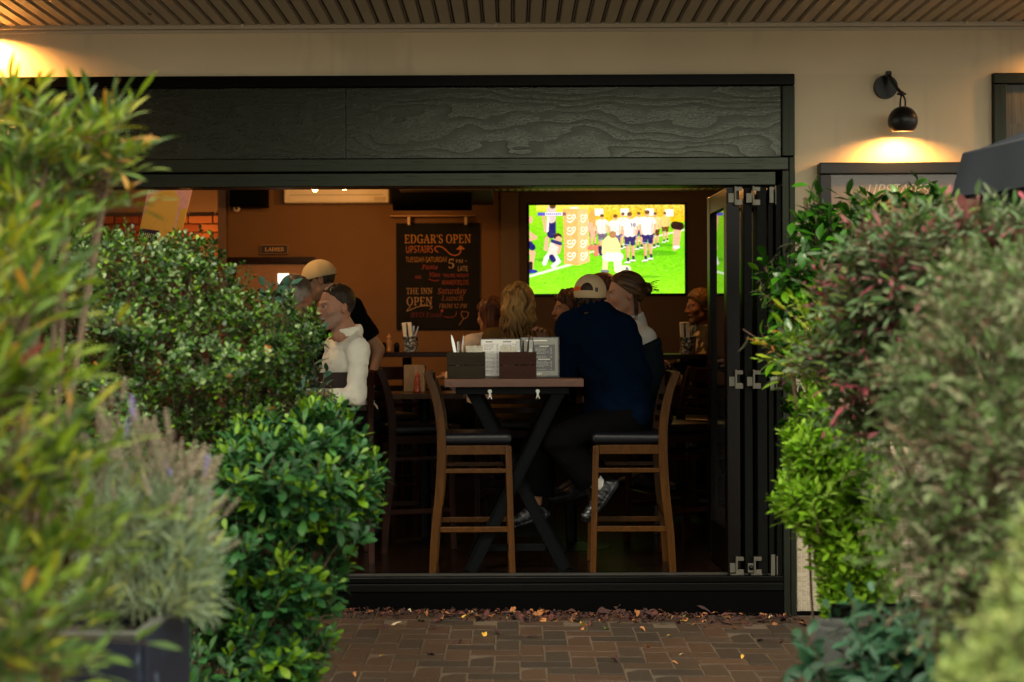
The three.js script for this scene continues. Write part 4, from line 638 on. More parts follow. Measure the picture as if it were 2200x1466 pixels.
const uni = (fs, k) => (x, y, z) => { let d = 1e9; for (let i = 0; i < fs.length; i++) { const e = fs[i](x, y, z); d = d > 1e8 ? e : smin(d, e, k); } return d; };
const boundsOf = (pts, pad) => { const b = new THREE.Box3().setFromPoints(pts).expandByScalar(pad); return [b.min, b.max]; };
const inFrame = (m) => { const i = m.clone().invert().elements; return (f) => (x, y, z) => f(i[0] * x + i[4] * y + i[8] * z + i[12], i[1] * x + i[5] * y + i[9] * z + i[13], i[2] * x + i[6] * y + i[10] * z + i[14]); };

// a head about its own centre, facing +z, chin at -0.122, crown at +0.125
function headField(o = {}) {
  const w = o.wide || 1, smile = o.smile;
  const skull = ellF(0, 0.034, -0.012, 0.074 * w, 0.09, 0.096), face = ellF(0, -0.03, 0.026, 0.06 * w, 0.086, 0.064), jawL = [-1, 1].map((s) => capF(V(s * 0.05 * w, -0.062, 0.005), V(s * 0.012, -0.106, 0.058), 0.02, 0.017));
  const chin = ellF(0, -0.104, 0.062, 0.022, 0.018, 0.018), brow = [-1, 1].map((s) => capF(V(s * 0.045, 0.02, 0.073), V(s * 0.012, 0.015, 0.088), 0.008, 0.008)), cheek = [-1, 1].map((s) => ellF(s * 0.043, -0.028, 0.06, 0.022, 0.02, 0.02));
  const nose = capF(V(0, 0.008, 0.09), V(0, -0.034, 0.107), 0.0075, 0.0115), wing = [-1, 1].map((s) => ellF(s * 0.0125, -0.038, 0.096, 0.009, 0.008, 0.011));
  const sock = [-1, 1].map((s) => ellF(s * 0.031, 0.001, 0.096, 0.016, 0.011, 0.016)), ball = [-1, 1].map((s) => ellF(s * 0.031, 0.0, 0.0765, 0.0125, 0.0125, 0.0125)), lid = [-1, 1].map((s) => capF(V(s * 0.043, 0.005, 0.08), V(s * 0.02, 0.006, 0.086), 0.004, 0.004));
  const lipU = [-1, 1].map((s) => capF(V(0, -0.062, 0.095), V(s * 0.024, -0.064 + (smile ? 0.004 : 0), 0.08), 0.0055, 0.003)), lipD = [-1, 1].map((s) => capF(V(0, smile ? -0.079 : -0.073, 0.093), V(s * 0.023, -0.066 + (smile ? 0.004 : 0), 0.079), 0.0065, 0.003)), mouth = ellF(0, -0.069, 0.094, 0.02, smile ? 0.0055 : 0.002, 0.016);
  const ear = [-1, 1].map((s) => ellF(s * (0.0755 * w), -0.004, -0.016, 0.0085, 0.0285, 0.0165)), dent = [-1, 1].map((s) => ellF(s * (0.0835 * w), -0.001, -0.012, 0.0075, 0.018, 0.0095));
  return (x, y, z) => {
    let d = smin(skull(x, y, z), face(x, y, z), 0.03);
    if (d > 0.07) return d - 0.03;
    for (const s of [0, 1]) d = smin(smin(d, jawL[s](x, y, z), 0.025), cheek[s](x, y, z), 0.022);
    d = smin(d, chin(x, y, z), 0.016);
    for (const s of [0, 1]) d = smax(d, -sock[s](x, y, z), 0.012);
    for (const s of [0, 1]) d = smin(d, brow[s](x, y, z), 0.012);
    d = smin(d, nose(x, y, z), 0.012); for (const s of [0, 1]) d = smin(d, wing[s](x, y, z), 0.008);
    for (const s of [0, 1]) d = smin(smin(d, lipU[s](x, y, z), 0.006), lipD[s](x, y, z), 0.006);
    d = smax(d, -mouth(x, y, z), 0.004);
    for (const s of [0, 1]) { d = Math.min(d, ball[s](x, y, z)); d = smin(d, lid[s](x, y, z), 0.004); d = smin(d, smax(ear[s](x, y, z), -dent[s](x, y, z), 0.006), 0.006); }
    return d;
  };
}
function headColor(o) {
  const sk = o.skin, lip = o.lip || [sk[0] * 0.8, sk[1] * 0.55, sk[2] * 0.5];
  return (x, y, z) => {
    let c = sk.slice(); const ax = Math.abs(x), mix = (b, t) => { for (let i = 0; i < 3; i++) c[i] = lerp(c[i], b[i], t); };
    const n = n3(x * 90, y * 90, z * 90), n2 = n3(x * 24, y * 24, z * 24); mix([sk[0] * 1.05, sk[1] * 0.8, sk[2] * 0.75], 0.5 * clamp(n2 + (Math.hypot(ax - 0.043, y + 0.03, z - 0.06) < 0.03 ? 0.6 : 0), 0, 1));
    if (o.beard) { const b = sstep(-0.03, -0.055, y - 0.35 * (ax > 0.045 ? 0.05 : 0)) * sstep(-0.02, 0.015, z) * sstep(0.035, 0.02, -0.122 - y + 0.02); const must = sstep(0.012, 0.004, Math.abs(y + 0.053)) * sstep(0.034, 0.024, ax) * sstep(0.07, 0.08, z); mix(o.beard.map((q) => q * (0.85 + 0.3 * n)), clamp(Math.max(b, must) * 0.45, 0, 1)); }
    if (Math.hypot(ax - 0.031, y, z - 0.0765) < 0.0137) { c = Math.hypot(ax - 0.031 + (o.gaze || 0) * 0.004 * Math.sign(x), y - 0.0005) < 0.0062 && z > 0.08 ? [0.03, 0.022, 0.018] : [0.3, 0.27, 0.24]; }
    if (z > 0.055 && y > 0.012 && y < 0.026 && ax > 0.012 && ax < 0.05) mix(o.browCol || [0.06, 0.04, 0.03], 0.65);
    if (z > 0.075 && ax < 0.025 && y < -0.056 && y > -0.086) { mix(lip, 0.6 * sstep(0.012, 0.007, Math.abs(y + 0.068))); if (Math.abs(y + 0.069) < (o.smile ? 0.0055 : 0.0015)) c = o.smile && y > -0.069 ? [0.55, 0.5, 0.42] : [0.05, 0.015, 0.012]; }
    if (ax > 0.0785) mix([sk[0] * 0.95, sk[1] * 0.62, sk[2] * 0.55], 0.5);
    return c;
  };
}
function handField(curl = 0.5) {                          // wrist at the origin, fingers along +y, thumb on +x, palm facing +z
  const f = [uni([capF(V(0.022, 0.01, 0), V(0.026, 0.08, 0), 0.014, 0.012), capF(V(0.007, 0.005, 0), V(0.009, 0.085, 0), 0.016, 0.012), capF(V(-0.008, 0.005, 0), V(-0.009, 0.08, 0), 0.016, 0.012), capF(V(-0.02, 0.01, 0), V(-0.026, 0.072, 0), 0.013, 0.011)], 0.012)];
  [[0.028, 0.086, [0.043, 0.025, 0.02], 0.0088], [0.0095, 0.09, [0.047, 0.029, 0.021], 0.009], [-0.01, 0.085, [0.043, 0.027, 0.02], 0.0086], [-0.028, 0.076, [0.034, 0.02, 0.018], 0.0078]].forEach(([x, y, l, r], i) => { let p = V(x, y, 0), a = curl * 0.5, sp = (x > 0 ? 0.06 : -0.07) * (1 - curl * 0.6) * Math.abs(x) / 0.02; l.forEach((q, k) => { const d = V(Math.sin(sp), Math.cos(a), Math.sin(a)).normalize(), e = p.clone().addScaledVector(d, q); f.push(capF(p, e, r - k * 0.0006, r - 0.0009 - k * 0.0006)); p = e; a += curl * (0.75 + 0.12 * i); }); });
  let p = V(0.024, 0.024, 0.004); [[0.8, 0.55, 0.3, 0.042, 0.013], [0.5, 0.8, 0.4, 0.032, 0.0105], [0.3, 0.88, 0.45, 0.026, 0.009]].forEach(([x, y, z, l, r]) => { const e = p.clone().addScaledVector(V(x, y, z).normalize(), l); f.push(capF(p, e, r, r - 0.001)); p = e; });
  return uni(f, 0.005);
}
const basisM = (y, z, o) => { y = y.clone().normalize(); const x = y.clone().cross(z).normalize(); return new THREE.Matrix4().makeBasis(x, y, x.clone().cross(y)).setPosition(o); };

function person(name, label, o) {
  const J = o.j, t = thing(name, label, 'person', [J.pelvis.x, 0, J.pelvis.z]), off = V(-J.pelvis.x, 0, -J.pelvis.z);
  const K = {}; for (const k in J) K[k] = J[k].clone().add(off);
  const fine = o.fine || 0.004, body = o.cell || 0.012, hs = o.headScale || 1;
  // torso frame
  const up = K.neck.clone().sub(K.pelvis), tl = up.length(); up.normalize();
  const rt = K.sR.clone().sub(K.sL).normalize(); rt.addScaledVector(up, -rt.dot(up)).normalize(); const fw = rt.clone().cross(up);   // rt: the body's own left-to-right when seen from behind
  const prof = [[-0.22, 0.12, 0.1], [-0.05, 0.165, 0.12], [0.12, 0.165, 0.12], [0.38, 0.142, 0.105], [0.68, 0.172, 0.118], [0.86, 0.155, 0.1], [0.96, 0.085, 0.07], [1.06, 0.055, 0.055]];
  const torso = (infl, t0 = -0.22, t1 = 1.06) => (x, y, z) => {
    const dx = x - K.pelvis.x, dy = y - K.pelvis.y, dz = z - K.pelvis.z, v = dx * up.x + dy * up.y + dz * up.z, a = dx * rt.x + dy * rt.y + dz * rt.z, q = v / tl, b = dx * fw.x + dy * fw.y + dz * fw.z + (o.bend || 0.05) * Math.sin(clamp(q, 0, 1) * Math.PI);
    let i = 0; while (i < prof.length - 2 && q > prof[i + 1][0]) i++; const s = clamp((q - prof[i][0]) / (prof[i + 1][0] - prof[i][0]), 0, 1), e = s * s * (3 - 2 * s), ws = o.slim || 1, w = lerp(prof[i][1], prof[i + 1][1], e) * ws + infl, d = lerp(prof[i][2], prof[i + 1][2], e) * ws + infl;
    const k = Math.hypot(a / w, b / d), g = Math.hypot(a / (w * w), b / (d * d)) || 1e-6; return Math.max(k * (k - 1) / g, (q - t1) * tl, (t0 - q) * tl);
  };
  const arms = (infl, wob = 1) => [['sL', 'eL', 'wL'], ['sR', 'eR', 'wR']].flatMap(([s, e, w]) => [capF(K[s], K[e], 0.052 + infl, 0.042 + infl * wob), capF(K[e], K[w], 0.041 + infl * wob, 0.028 + infl * wob)]);
  const legs = (infl, hem = 0) => [['hL', 'kL', 'aL'], ['hR', 'kR', 'aR']].flatMap(([h, k, a]) => [capF(K[h], K[k], 0.082 + infl, 0.06 + infl), capF(K[k], K[a], 0.055 + infl, 0.038 + infl + hem)]);
  const yoke = (infl) => capF(K.sL.clone().lerp(K.sR, 0.04), K.sR.clone().lerp(K.sL, 0.04), 0.05 + infl, 0.05 + infl);
  const trap = (infl) => [capF(K.neck.clone().addScaledVector(up, 0.03), K.sL, 0.05 + infl, 0.045 + infl), capF(K.neck.clone().addScaledVector(up, 0.03), K.sR, 0.05 + infl, 0.045 + infl)];
  // head frame
  const hm = new THREE.Matrix4().compose(K.head, new THREE.Quaternion().setFromEuler(new THREE.Euler(o.pitch || 0, o.yaw, o.roll || 0, 'YXZ')), V(hs, hs, hs));
  const Lh = (x, y, z) => V(x, y, z).applyMatrix4(hm);
  const neckF = capF(K.neck.clone().addScaledVector(up, -0.02), Lh(0, -0.055, -0.03), 0.06, 0.052);
  const feet = [['aL', 'tL'], ['aR', 'tR']].map(([a, b]) => capF(K[a].clone().lerp(K[b], 0.1), K[a].clone().lerp(K[b], 0.7), 0.024, 0.016));
  const hf = handField(o.curl ?? 0.6), handM = [['eL', 'wL', 1], ['eR', 'wR', -1]].map(([e, w, s]) => { const d = (o.handDir && o.handDir[w]) ? o.handDir[w].clone() : K[w].clone().sub(K[e]).normalize(), pal = (o.palm && o.palm[w]) || V(0, -1, 0.05); const m = basisM(d, pal.clone(), K[w]); const mir = new THREE.Matrix4().makeScale((o.flipThumb && o.flipThumb[w]) ? -s : s, 1, 1); return m.multiply(mir); });
  const skinM = phy([1, 1, 1], { vertexColors: true, roughness: 0.55, specularIntensity: 0.5 });
  const pts = Object.values(K);
  const bodyF = uni([torso(-0.008), yoke(-0.004), ...arms(-0.002), ...legs(-0.006), neckF, ...feet], 0.03), [b0, b1] = boundsOf(pts, 0.2);
  const parts = [netMesh(bodyF, b0, b1, o.bodyCell || 0.016, () => o.skin)];
  const hfield = headField(o), hc = headColor(o), loH = V(-0.11, -0.15, -0.13), hiH = V(0.11, 0.15, 0.135);
  const nl = capF(V(0, -0.05, -0.03), V(0, -0.15, -0.035), 0.05, 0.052);
  parts.push(netMesh((x, y, z) => smin(hfield(x, y, z), nl(x, y, z), 0.025), V(-0.11, -0.19, -0.13), hiH, fine, hc).applyMatrix4(hm));
  for (const m of handM) { const g = netMesh(hf, V(-0.06, -0.03, -0.06), V(0.12, 0.21, 0.13), o.handCell || 0.0055, () => o.skin); g.applyMatrix4(m); if (m.determinant() < 0) { const ix = g.index.array; for (let i = 0; i < ix.length; i += 3) { const q = ix[i]; ix[i] = ix[i + 1]; ix[i + 1] = q; } g.computeVertexNormals(); } parts.push(g); }
  mesh('body', [join(parts)], skinM, t);
  const fold = (x, y, z, a = 0.006, s = 1) => { const w = n3(x * 7 * s, y * 7 * s, z * 7 * s) * 1.6, u = x * 10 + y * 16 + z * 6; return a * (Math.sin(u * s * 1.6 + w * 3.2) * 0.5 + n3(x * 16 * s, y * 26 * s, z * 16 * s) * 0.7); };
  // clothing
  for (const c of o.wear) {
    const infl = c.infl ?? 0.014, fs = [];
    if (c.kind === 'top') {
      fs.push(torso(infl, c.t0 ?? -0.12, c.t1 ?? 0.99), yoke(infl), ...trap(infl - 0.006));
      const arm = arms(infl, c.loose || 1), sl = c.sleeve ?? 1; arm.forEach((a, i) => { if (sl > (i % 2 ? 0.5 : 0)) fs.push(a); });
      const base = uni(fs, 0.035), cuts = [];
      for (const [s, e, w] of [['sL', 'eL', 'wL'], ['sR', 'eR', 'wR']]) { if (sl <= 0.5) { const p = K[s].clone().lerp(K[e], sl * 2), d = K[e].clone().sub(K[s]).normalize(); cuts.push([p, d]); } else { const p = K[e].clone().lerp(K[w], (sl - 0.5) * 2 - 0.02), d = K[w].clone().sub(K[e]).normalize(); cuts.push([p, d]); } }
      const neckP = K.neck.clone().addScaledVector(up, c.collar ?? 0.02), nd = up.clone().addScaledVector(fw, -(c.neckTilt ?? 0.35)).normalize();
      const f = (x, y, z) => {
        let d = base(x, y, z); if (d > 0.05) return d;
        d += fold(x, y, z, c.fold ?? 0.006, c.foldS ?? 1);
        for (const [p, q] of cuts) { const r = (x - p.x) * q.x + (y - p.y) * q.y + (z - p.z) * q.z, near = Math.hypot(x - p.x, y - p.y, z - p.z); if (near < 0.16) d = Math.max(d, r); }
        d = Math.max(d, (x - neckP.x) * nd.x + (y - neckP.y) * nd.y + (z - neckP.z) * nd.z);
        if (c.cut) d = Math.max(d, c.cut(x, y, z, K));
        return d;
      };
      const cm = mesh(c.name, [netMesh(f, b0, b1, c.cell || body, c.color)], c.mat, t, c.label);
      if (c.stand) { const r0 = 0.066 + (c.stand - 1) * 0.02, cp = K.neck.clone().addScaledVector(up, 0.012), a = capF(cp, cp.clone().lerp(Lh(0, -0.1, -0.035), 0.8), r0 + 0.008, r0 - 0.002), inn = capF(cp, Lh(0, -0.09, -0.035), r0 - 0.004, r0 - 0.012), hd = hm.elements, open = c.open ?? 0.4, tp = c.standH ?? 0.055;
        const ff = (x, y, z) => { const lx = x - cp.x, ly = y - cp.y, lz = z - cp.z, v = lx * up.x + ly * up.y + lz * up.z, b = lx * hd[8] + lz * hd[10], s = lx * hd[0] + lz * hd[2]; return Math.max(a(x, y, z), -inn(x, y, z), v - tp - 0.25 * -b * 0.3, -v - 0.02, b > 0.02 ? open * 0.05 - Math.abs(s) : -1); };
        mesh('collar', [netMesh(ff, cp.clone().subScalar(0.13), cp.clone().addScalar(0.13), 0.005, c.color)], c.mat, cm); }
    } else {
      const f0 = uni([torso(0.012, -0.25, 0.16), ...legs(infl, c.hem || 0)], 0.03), cuts = [['kL', 'aL'], ['kR', 'aR']].map(([a, b]) => [K[a].clone().lerp(K[b], c.len ?? 0.94), K[b].clone().sub(K[a]).normalize()]);
      mesh('trousers', [netMesh((x, y, z) => { let d = f0(x, y, z); if (d > 0.05) return d; d += fold(x, y, z, 0.006); for (const [p, q] of cuts) { const near = Math.hypot(x - p.x, y - p.y, z - p.z); if (near < 0.2) d = Math.max(d, (x - p.x) * q.x + (y - p.y) * q.y + (z - p.z) * q.z); } return d; }, b0, b1, body, null)], c.mat, t);
    }
  }
  // shoes
  const sm = o.shoeMat || phy([0.003, 0.003, 0.004], { roughness: 0.5, specularIntensity: 0.4 });
  for (const [a, b] of [['aL', 'tL'], ['aR', 'tR']]) {
    const d = K[b].clone().sub(K[a]), n = d.clone().normalize(), sidev = n.clone().cross(V(0, 1, 0)).normalize(), dn = sidev.clone().cross(n).negate(); if (dn.y > 0) dn.negate();
    const h0 = K[a].clone().addScaledVector(n, -0.035).addScaledVector(dn, 0.035), h1 = K[b].clone().addScaledVector(n, 0.03).addScaledVector(dn, 0.012), f = uni([capF(h0, h1, 0.042, 0.03), capF(K[a].clone().addScaledVector(dn, 0.0), K[a].clone().addScaledVector(n, 0.06).addScaledVector(dn, 0.01), 0.042, 0.04)], 0.03), sp = h0.clone().addScaledVector(dn, 0.026);
    const [l, h] = boundsOf([h0, h1, K[a]], 0.07);
    mesh('shoe', [netMesh((x, y, z) => { const v = (x - sp.x) * dn.x + (y - sp.y) * dn.y + (z - sp.z) * dn.z, u = (x - sp.x) * n.x + (y - sp.y) * n.y + (z - sp.z) * n.z; return Math.max(f(x, y, z) + 0.002 * Math.sin(u * 240) * (o.shoeRib || 0) - (v > -0.022 ? 0.006 : 0), v - 0.008); }, l, h, o.shoeRib ? 0.005 : 0.008, o.shoeColor && ((x, y, z) => o.shoeColor((x - sp.x) * dn.x + (y - sp.y) * dn.y + (z - sp.z) * dn.z, (x - sp.x) * n.x + (y - sp.y) * n.y + (z - sp.z) * n.z)))], sm, t);
    if (o.sock && a === 'aR') { const sf = capF(K[a].clone().addScaledVector(n, 0.01), K[a].clone().lerp(K[a === 'aL' ? 'kL' : 'kR'], 0.28), 0.041, 0.045); const [l2, h2] = boundsOf([K[a]], 0.19); mesh('sock', [netMesh(sf, l2, h2, 0.009)], o.sock, t); }
  }
  // hair
  const hr = o.hair; if (hr) {
    const inn = headField({ wide: o.wide }), skull = ellF(0, 0.034, -0.012, 0.074, 0.09, 0.096), hd = (x, y, z) => smin(skull(x, y, z), ellF(0, -0.03, 0.01, 0.06, 0.08, 0.06)(x, y, z), 0.03), line = hr.line ?? 0.006, th = hr.th ?? 0.011;
    let f;
    const mask = (x, y, z) => (line - (0.75 * y - 0.65 * z)) * 0.9;
    if (hr.kind === 'short') f = (x, y, z) => smax(hd(x, y, z) - th * (0.6 + 0.5 * sstep(0, 0.1, y)) + 0.003 * n3(x * 110, y * 50, z * 110), mask(x, y, z) + 0.004 * n3(x * 150, y * 150, z * 150), 0.008);
    if (hr.kind === 'curly') f = (x, y, z) => Math.min(smax(hd(x, y, z) - 0.009, mask(x, y, z), 0.006), Math.max(smax(hd(x, y, z) - 0.019 - 0.013 * n3(x * 58, y * 58, z * 58) - 0.004 * n3(x * 120, y * 120, z * 120), mask(x, y + 0.016, z), 0.012), y - 0.006 - 0.12 * z));
    if (hr.kind === 'long') { const back = ellF(0, -0.075, -0.05, hr.w || 0.092, hr.h || 0.15, 0.072), len = hr.len ?? -0.2; f = (x, y, z) => { const wv = hr.wave * Math.sin(y * 55 + n3(x * 22, y * 4, z * 22) * 3), st = 0.006 * n3((x + wv) * 120, y * 12, z * 120) + 0.008 * n3((x + wv) * 45, y * 9, z * 45); let d = smin(smax(hd(x, y, z) - 0.02, mask(x, y + 0.02, z), 0.02), smax(smax(back(x + wv, y, z), z - 0.045, 0.03), len - y + 0.03 * n3(x * 50, 0, z * 50), 0.02), 0.03); return d + st; }; }
    if (hr.kind === 'bun') { const bun = ellF(0, hr.by ?? 0.03, -0.125, 0.036, 0.036, 0.03); f = (x, y, z) => smin(smax(hd(x, y, z) - 0.013 + 0.003 * n3(x * 60, (y - 0.4 * z) * 90, z * 10), mask(x, y + 0.012, z + 0.01), 0.01), bun(x, y, z) + 0.006 * n3(x * 80, y * 80, z * 80), 0.015); }
    mesh('hair', [netMesh(f, V(-0.15, -0.26, -0.19), V(0.15, 0.17, 0.13), hr.cell || fine, hr.color).applyMatrix4(hm)], phy([1, 1, 1], { vertexColors: true, roughness: 0.5, specularIntensity: 0.35 }), t);
    if (hr.strands) { const R = rng(hr.strands), list = []; for (let k = 0; k < hr.strands; k++) { const a = (R() - 0.5) * 3.0, pts2 = [], ph = R() * 6, ln = 0.2 + R() * 0.1; for (let q = 0; q <= 9; q++) { const u = q / 9, yy = 0.125 - u * (ln + 0.13), rr = 0.098 * Math.sqrt(Math.max(0.02, 1 - ((yy - 0.03) / 0.11) ** 2)), r2 = yy < 0.03 ? 0.102 + 0.014 * u : rr + 0.008; pts2.push(V(Math.sin(a) * r2 * 0.92 + 0.014 * Math.sin(u * 13 + ph) * u, yy, -0.012 - Math.cos(a) * r2 * 0.9 - 0.01 * Math.sin(u * 11 + ph) * u)); } list.push(tube(pts2, 0.0024 + R() * 0.002, 18, 4)); } mesh('hair_lock', [join(list).applyMatrix4(hm)], hr.strandMat, t); }
    if (hr.wisps) { const R = rng(hr.wisps), list = []; for (let k = 0; k < 16; k++) { const s = V((R() - 0.5) * 0.04, (hr.by ?? 0.03) + (R() - 0.5) * 0.05, -0.13), e = s.clone().add(V((R() - 0.5) * 0.05, (R() - 0.4) * 0.05, -0.03 - R() * 0.035)); list.push(tube([s, s.clone().lerp(e, 0.5).add(V(0, 0.008, 0)), e], 0.0014, 5, 4)); } for (let k = 0; k < 10; k++) { const s = V(0.06 + R() * 0.012, 0.0 - R() * 0.02, -0.03 - R() * 0.03), e = s.clone().add(V(0.004, -0.075 - R() * 0.04, 0.0)); list.push(tube([s, s.clone().lerp(e, 0.5).add(V(0.008, 0, -0.004)), e], 0.0013, 6, 4)); } mesh('hair_lock', [join(list).applyMatrix4(hm)], hr.strandMat, t); }
  }
  const cp = o.cap; if (cp) {
    const dome = ellF(0, 0.036, -0.012, 0.092, 0.1, 0.112), y0 = (z) => (cp.low ?? 0.018) + (cp.tilt ?? 0.12) * z;
    const f = (x, y, z) => { let d = dome(x, y, z); d = Math.max(d + 0.001 * Math.cos(Math.atan2(x, z + 0.012) * 6), -(dome(x, y, z) + 0.006), y0(z) - y); if (cp.hole) d = Math.max(d, -Math.max(Math.hypot(x - 0.004, (y - 0.037) * 0.9) - 0.036, 0.034 - y, z + 0.02)); return d; };
    const capM = mesh('cap', [netMesh(f, V(-0.12, -0.02, -0.14), V(0.12, 0.15, 0.12), fine * 0.85, cp.color).applyMatrix4(hm)], phy([1, 1, 1], { vertexColors: true, roughness: 0.9, specularIntensity: 0.2, bumpMap: rep(weave, 20), bumpScale: 0.0006 }), t);
    const bs = []; for (let i = 0; i <= 14; i++) { const a = lerp(-1.15, 1.15, i / 14); for (const r of [0, 1]) { const rr = r ? 0.092 * 0.98 : 0.088, fz = r ? 0.062 * Math.cos(a * 1.2) : 0; bs.push(V(Math.sin(a) * rr, 0.03 - 0.02 * Math.sin(a) ** 2 - (r ? 0.012 : 0), Math.cos(a) * 0.104 - 0.012 + Math.max(0, fz) * 1.15)); } }
    const g = new THREE.BufferGeometry(), ps = [], ix = []; for (const dy of [0.002, -0.003]) for (const q of bs) ps.push(q.x, q.y + dy, q.z); const n = bs.length; for (let i = 0; i < 14; i++) { const a = i * 2, b = a + 1, c = a + 2, d = a + 3; ix.push(a, b, c, b, d, c, n + a, n + c, n + b, n + b, n + c, n + d, b, n + b, d, n + b, n + d, d); } g.setAttribute('position', new THREE.Float32BufferAttribute(ps, 3)); g.setIndex(ix); g.computeVertexNormals();
    mesh('cap_visor', [g.applyMatrix4(hm)], cp.visor, capM);
  }
  return t;
}
// joints of someone sitting at a bar stool, facing along yaw, with overrides from o
function sit(p, yaw, o = {}) {                             // p: pelvis
  const f = V(Math.sin(yaw), 0, Math.cos(yaw)), l = V(f.z, 0, -f.x), U = V(0, 1, 0), lean = o.lean ?? 0.06, at = (b, a, u, s) => b.clone().addScaledVector(f, a).addScaledVector(U, u).addScaledVector(l, s);
  const neck = o.neck || at(p, lean, 0.52, 0), head = o.head || at(neck, 0.03, 0.15, 0), j = { pelvis: p, neck, head };
  const w = o.w ?? 0.175;
  for (const [k, s] of [['L', 1], ['R', -1]]) {
    j['s' + k] = at(neck, -0.01, -0.055, s * w); j['e' + k] = at(j['s' + k], 0.1, -0.26, s * 0.05); j['w' + k] = at(j['e' + k], 0.22, 0.04, -s * 0.08);
    j['h' + k] = at(p, 0.03, -0.03, s * 0.085); j['k' + k] = at(j['h' + k], 0.42, 0.01, s * 0.05); j['a' + k] = at(j['k' + k], -0.04, -0.4, -s * 0.02); j['t' + k] = at(j['a' + k], 0.15, -0.045, s * 0.02);
  }
  return Object.assign(j, o.j || {});
}
const cloth = (c, o = {}) => phy(c, { roughness: 0.95, specularIntensity: 0.05, bumpMap: rep(weave, 14), bumpScale: 0.0008, ...o });
const SK = { fair: [0.30, 0.155, 0.095], tan: [0.26, 0.13, 0.07], rosy: [0.34, 0.165, 0.098] };
const jeans = cloth([0.004, 0.004, 0.0045]), blackT = cloth([0.0025, 0.0025, 0.0028]), hairMix = (a, b, s = 60, sy = 10) => (x, y, z) => { const n = clamp(0.5 + 0.9 * n3(x * s, y * sy, z * s), 0, 1); return [0, 1, 2].map((i) => lerp(a[i], b[i], n)); };
const strandM = (c) => phy(c, { roughness: 0.45, specularIntensity: 0.35 });

// navy jumper and cap, back to the street
person('person', 'person in a navy jumper and beige cap seated with back to the street', {
  yaw: Math.PI - 0.2, pitch: 0.06, roll: 0.03, skin: SK.tan, headScale: 1.0, fine: 0.0035, cell: 0.01, bend: 0.04, slim: 1.05, curl: 0.7,
  j: { pelvis: P(1330, 888, 7.95), neck: P(1275, 668, 8.02), head: P(1268, 641, 8.05), sL: P(1221, 702, 8.06), sR: P(1336, 702, 7.98), eL: P(1217, 800, 8.08), wL: P(1196, 800, 8.32), eR: P(1372, 806, 8.02), wR: P(1330, 812, 8.28), hL: P(1303, 902, 8.06), hR: P(1345, 904, 7.9), kR: P(1190, 945, 7.84), aR: P(1294, 1046, 7.92), tR: P(1262, 1098, 7.9), kL: P(1165, 935, 8.15), aL: P(1150, 1095, 8.15), tL: P(1112, 1112, 8.1) },
  wear: [{ kind: 'top', name: 'jumper', infl: 0.021, loose: 1.25, sleeve: 0.98, t0: -0.16, collar: 0.03, neckTilt: 0.25, fold: 0.013, stand: 1.25, standH: 0.06, open: 0.1, mat: cloth([0.001, 0.0046, 0.0135]), cell: 0.009 }, { kind: 'trousers', infl: 0.022, hem: 0.05, mat: cloth([0.0025, 0.0024, 0.0026]), len: 0.8 }],
  hair: { kind: 'curly', color: hairMix([0.012, 0.007, 0.004], [0.035, 0.019, 0.01], 40, 40) },
  cap: { hole: true, low: 0.006, tilt: 0.16, visor: cloth([0.5, 0.4, 0.27]), color: (x, y, z) => z < 0.06 && x > 0.014 && y > 0.034 && y < 0.058 ? [0.5, 0.09, 0.015] : Math.abs(x + 0.05) < 0.008 && y < 0.05 && y > 0.028 && z < -0.05 ? [0.05, 0.05, 0.05] : [0.40, 0.295, 0.17] },
  sock: cloth([0.75, 0.72, 0.66]), shoeRib: 0.5, shoeColor: (v, u) => v > -0.02 ? [0.02, 0.026, 0.03] : Math.sin(u * 150 + v * 90) > 0.93 ? [0.05, 0.06, 0.065] : [0.003, 0.0035, 0.004], shoeMat: phy([1, 1, 1], { vertexColors: true, roughness: 0.4 }),
});
// white shirt, laughing to the left
person('person', 'grey bearded person in a white shirt smiling towards the left bushes', {
  yaw: -0.98, pitch: -0.02, roll: -0.05, skin: SK.rosy, headScale: 1.06, fine: 0.003, cell: 0.009, smile: true, slim: 0.9, beard: [0.2, 0.175, 0.15], browCol: [0.16, 0.11, 0.08], bend: 0.05,
  j: { pelvis: P(770, 890, 8.3), neck: P(752, 718, 8.26), head: P(721, 660, 8.2), sL: P(770, 752, 8.1), sR: P(722, 738, 8.42), eL: P(766, 852, 8.02), wL: P(700, 850, 7.98), eR: P(700, 835, 8.45), wR: P(650, 835, 8.4), hL: P(760, 905, 8.2), hR: P(757, 905, 8.38), kL: P(620, 910, 8.15), kR: P(620, 905, 8.4), aL: P(640, 1050, 8.15), aR: P(640, 1050, 8.4), tL: P(590, 1068, 8.15), tR: P(590, 1068, 8.4) },
  wear: [{ kind: 'top', name: 'shirt', infl: 0.009, loose: 1.0, sleeve: 0.97, collar: 0.01, neckTilt: 0.6, fold: 0.0045, foldS: 1.7, stand: 1.2, standH: 0.034, open: 0.95, mat: cloth([0.7, 0.66, 0.56]), cell: 0.008 }, { kind: 'trousers', mat: jeans }],
  hair: { kind: 'short', th: 0.0055, line: 0.014, color: (x, y, z) => { const n = n3(x * 140, y * 60, z * 140), g = sstep(0.05, -0.02, y); return [0, 1, 2].map((i) => lerp([0.022, 0.013, 0.0075][i], [0.06, 0.048, 0.037][i], clamp(g * 0.7 + n * 0.35, 0, 1))); } },
});
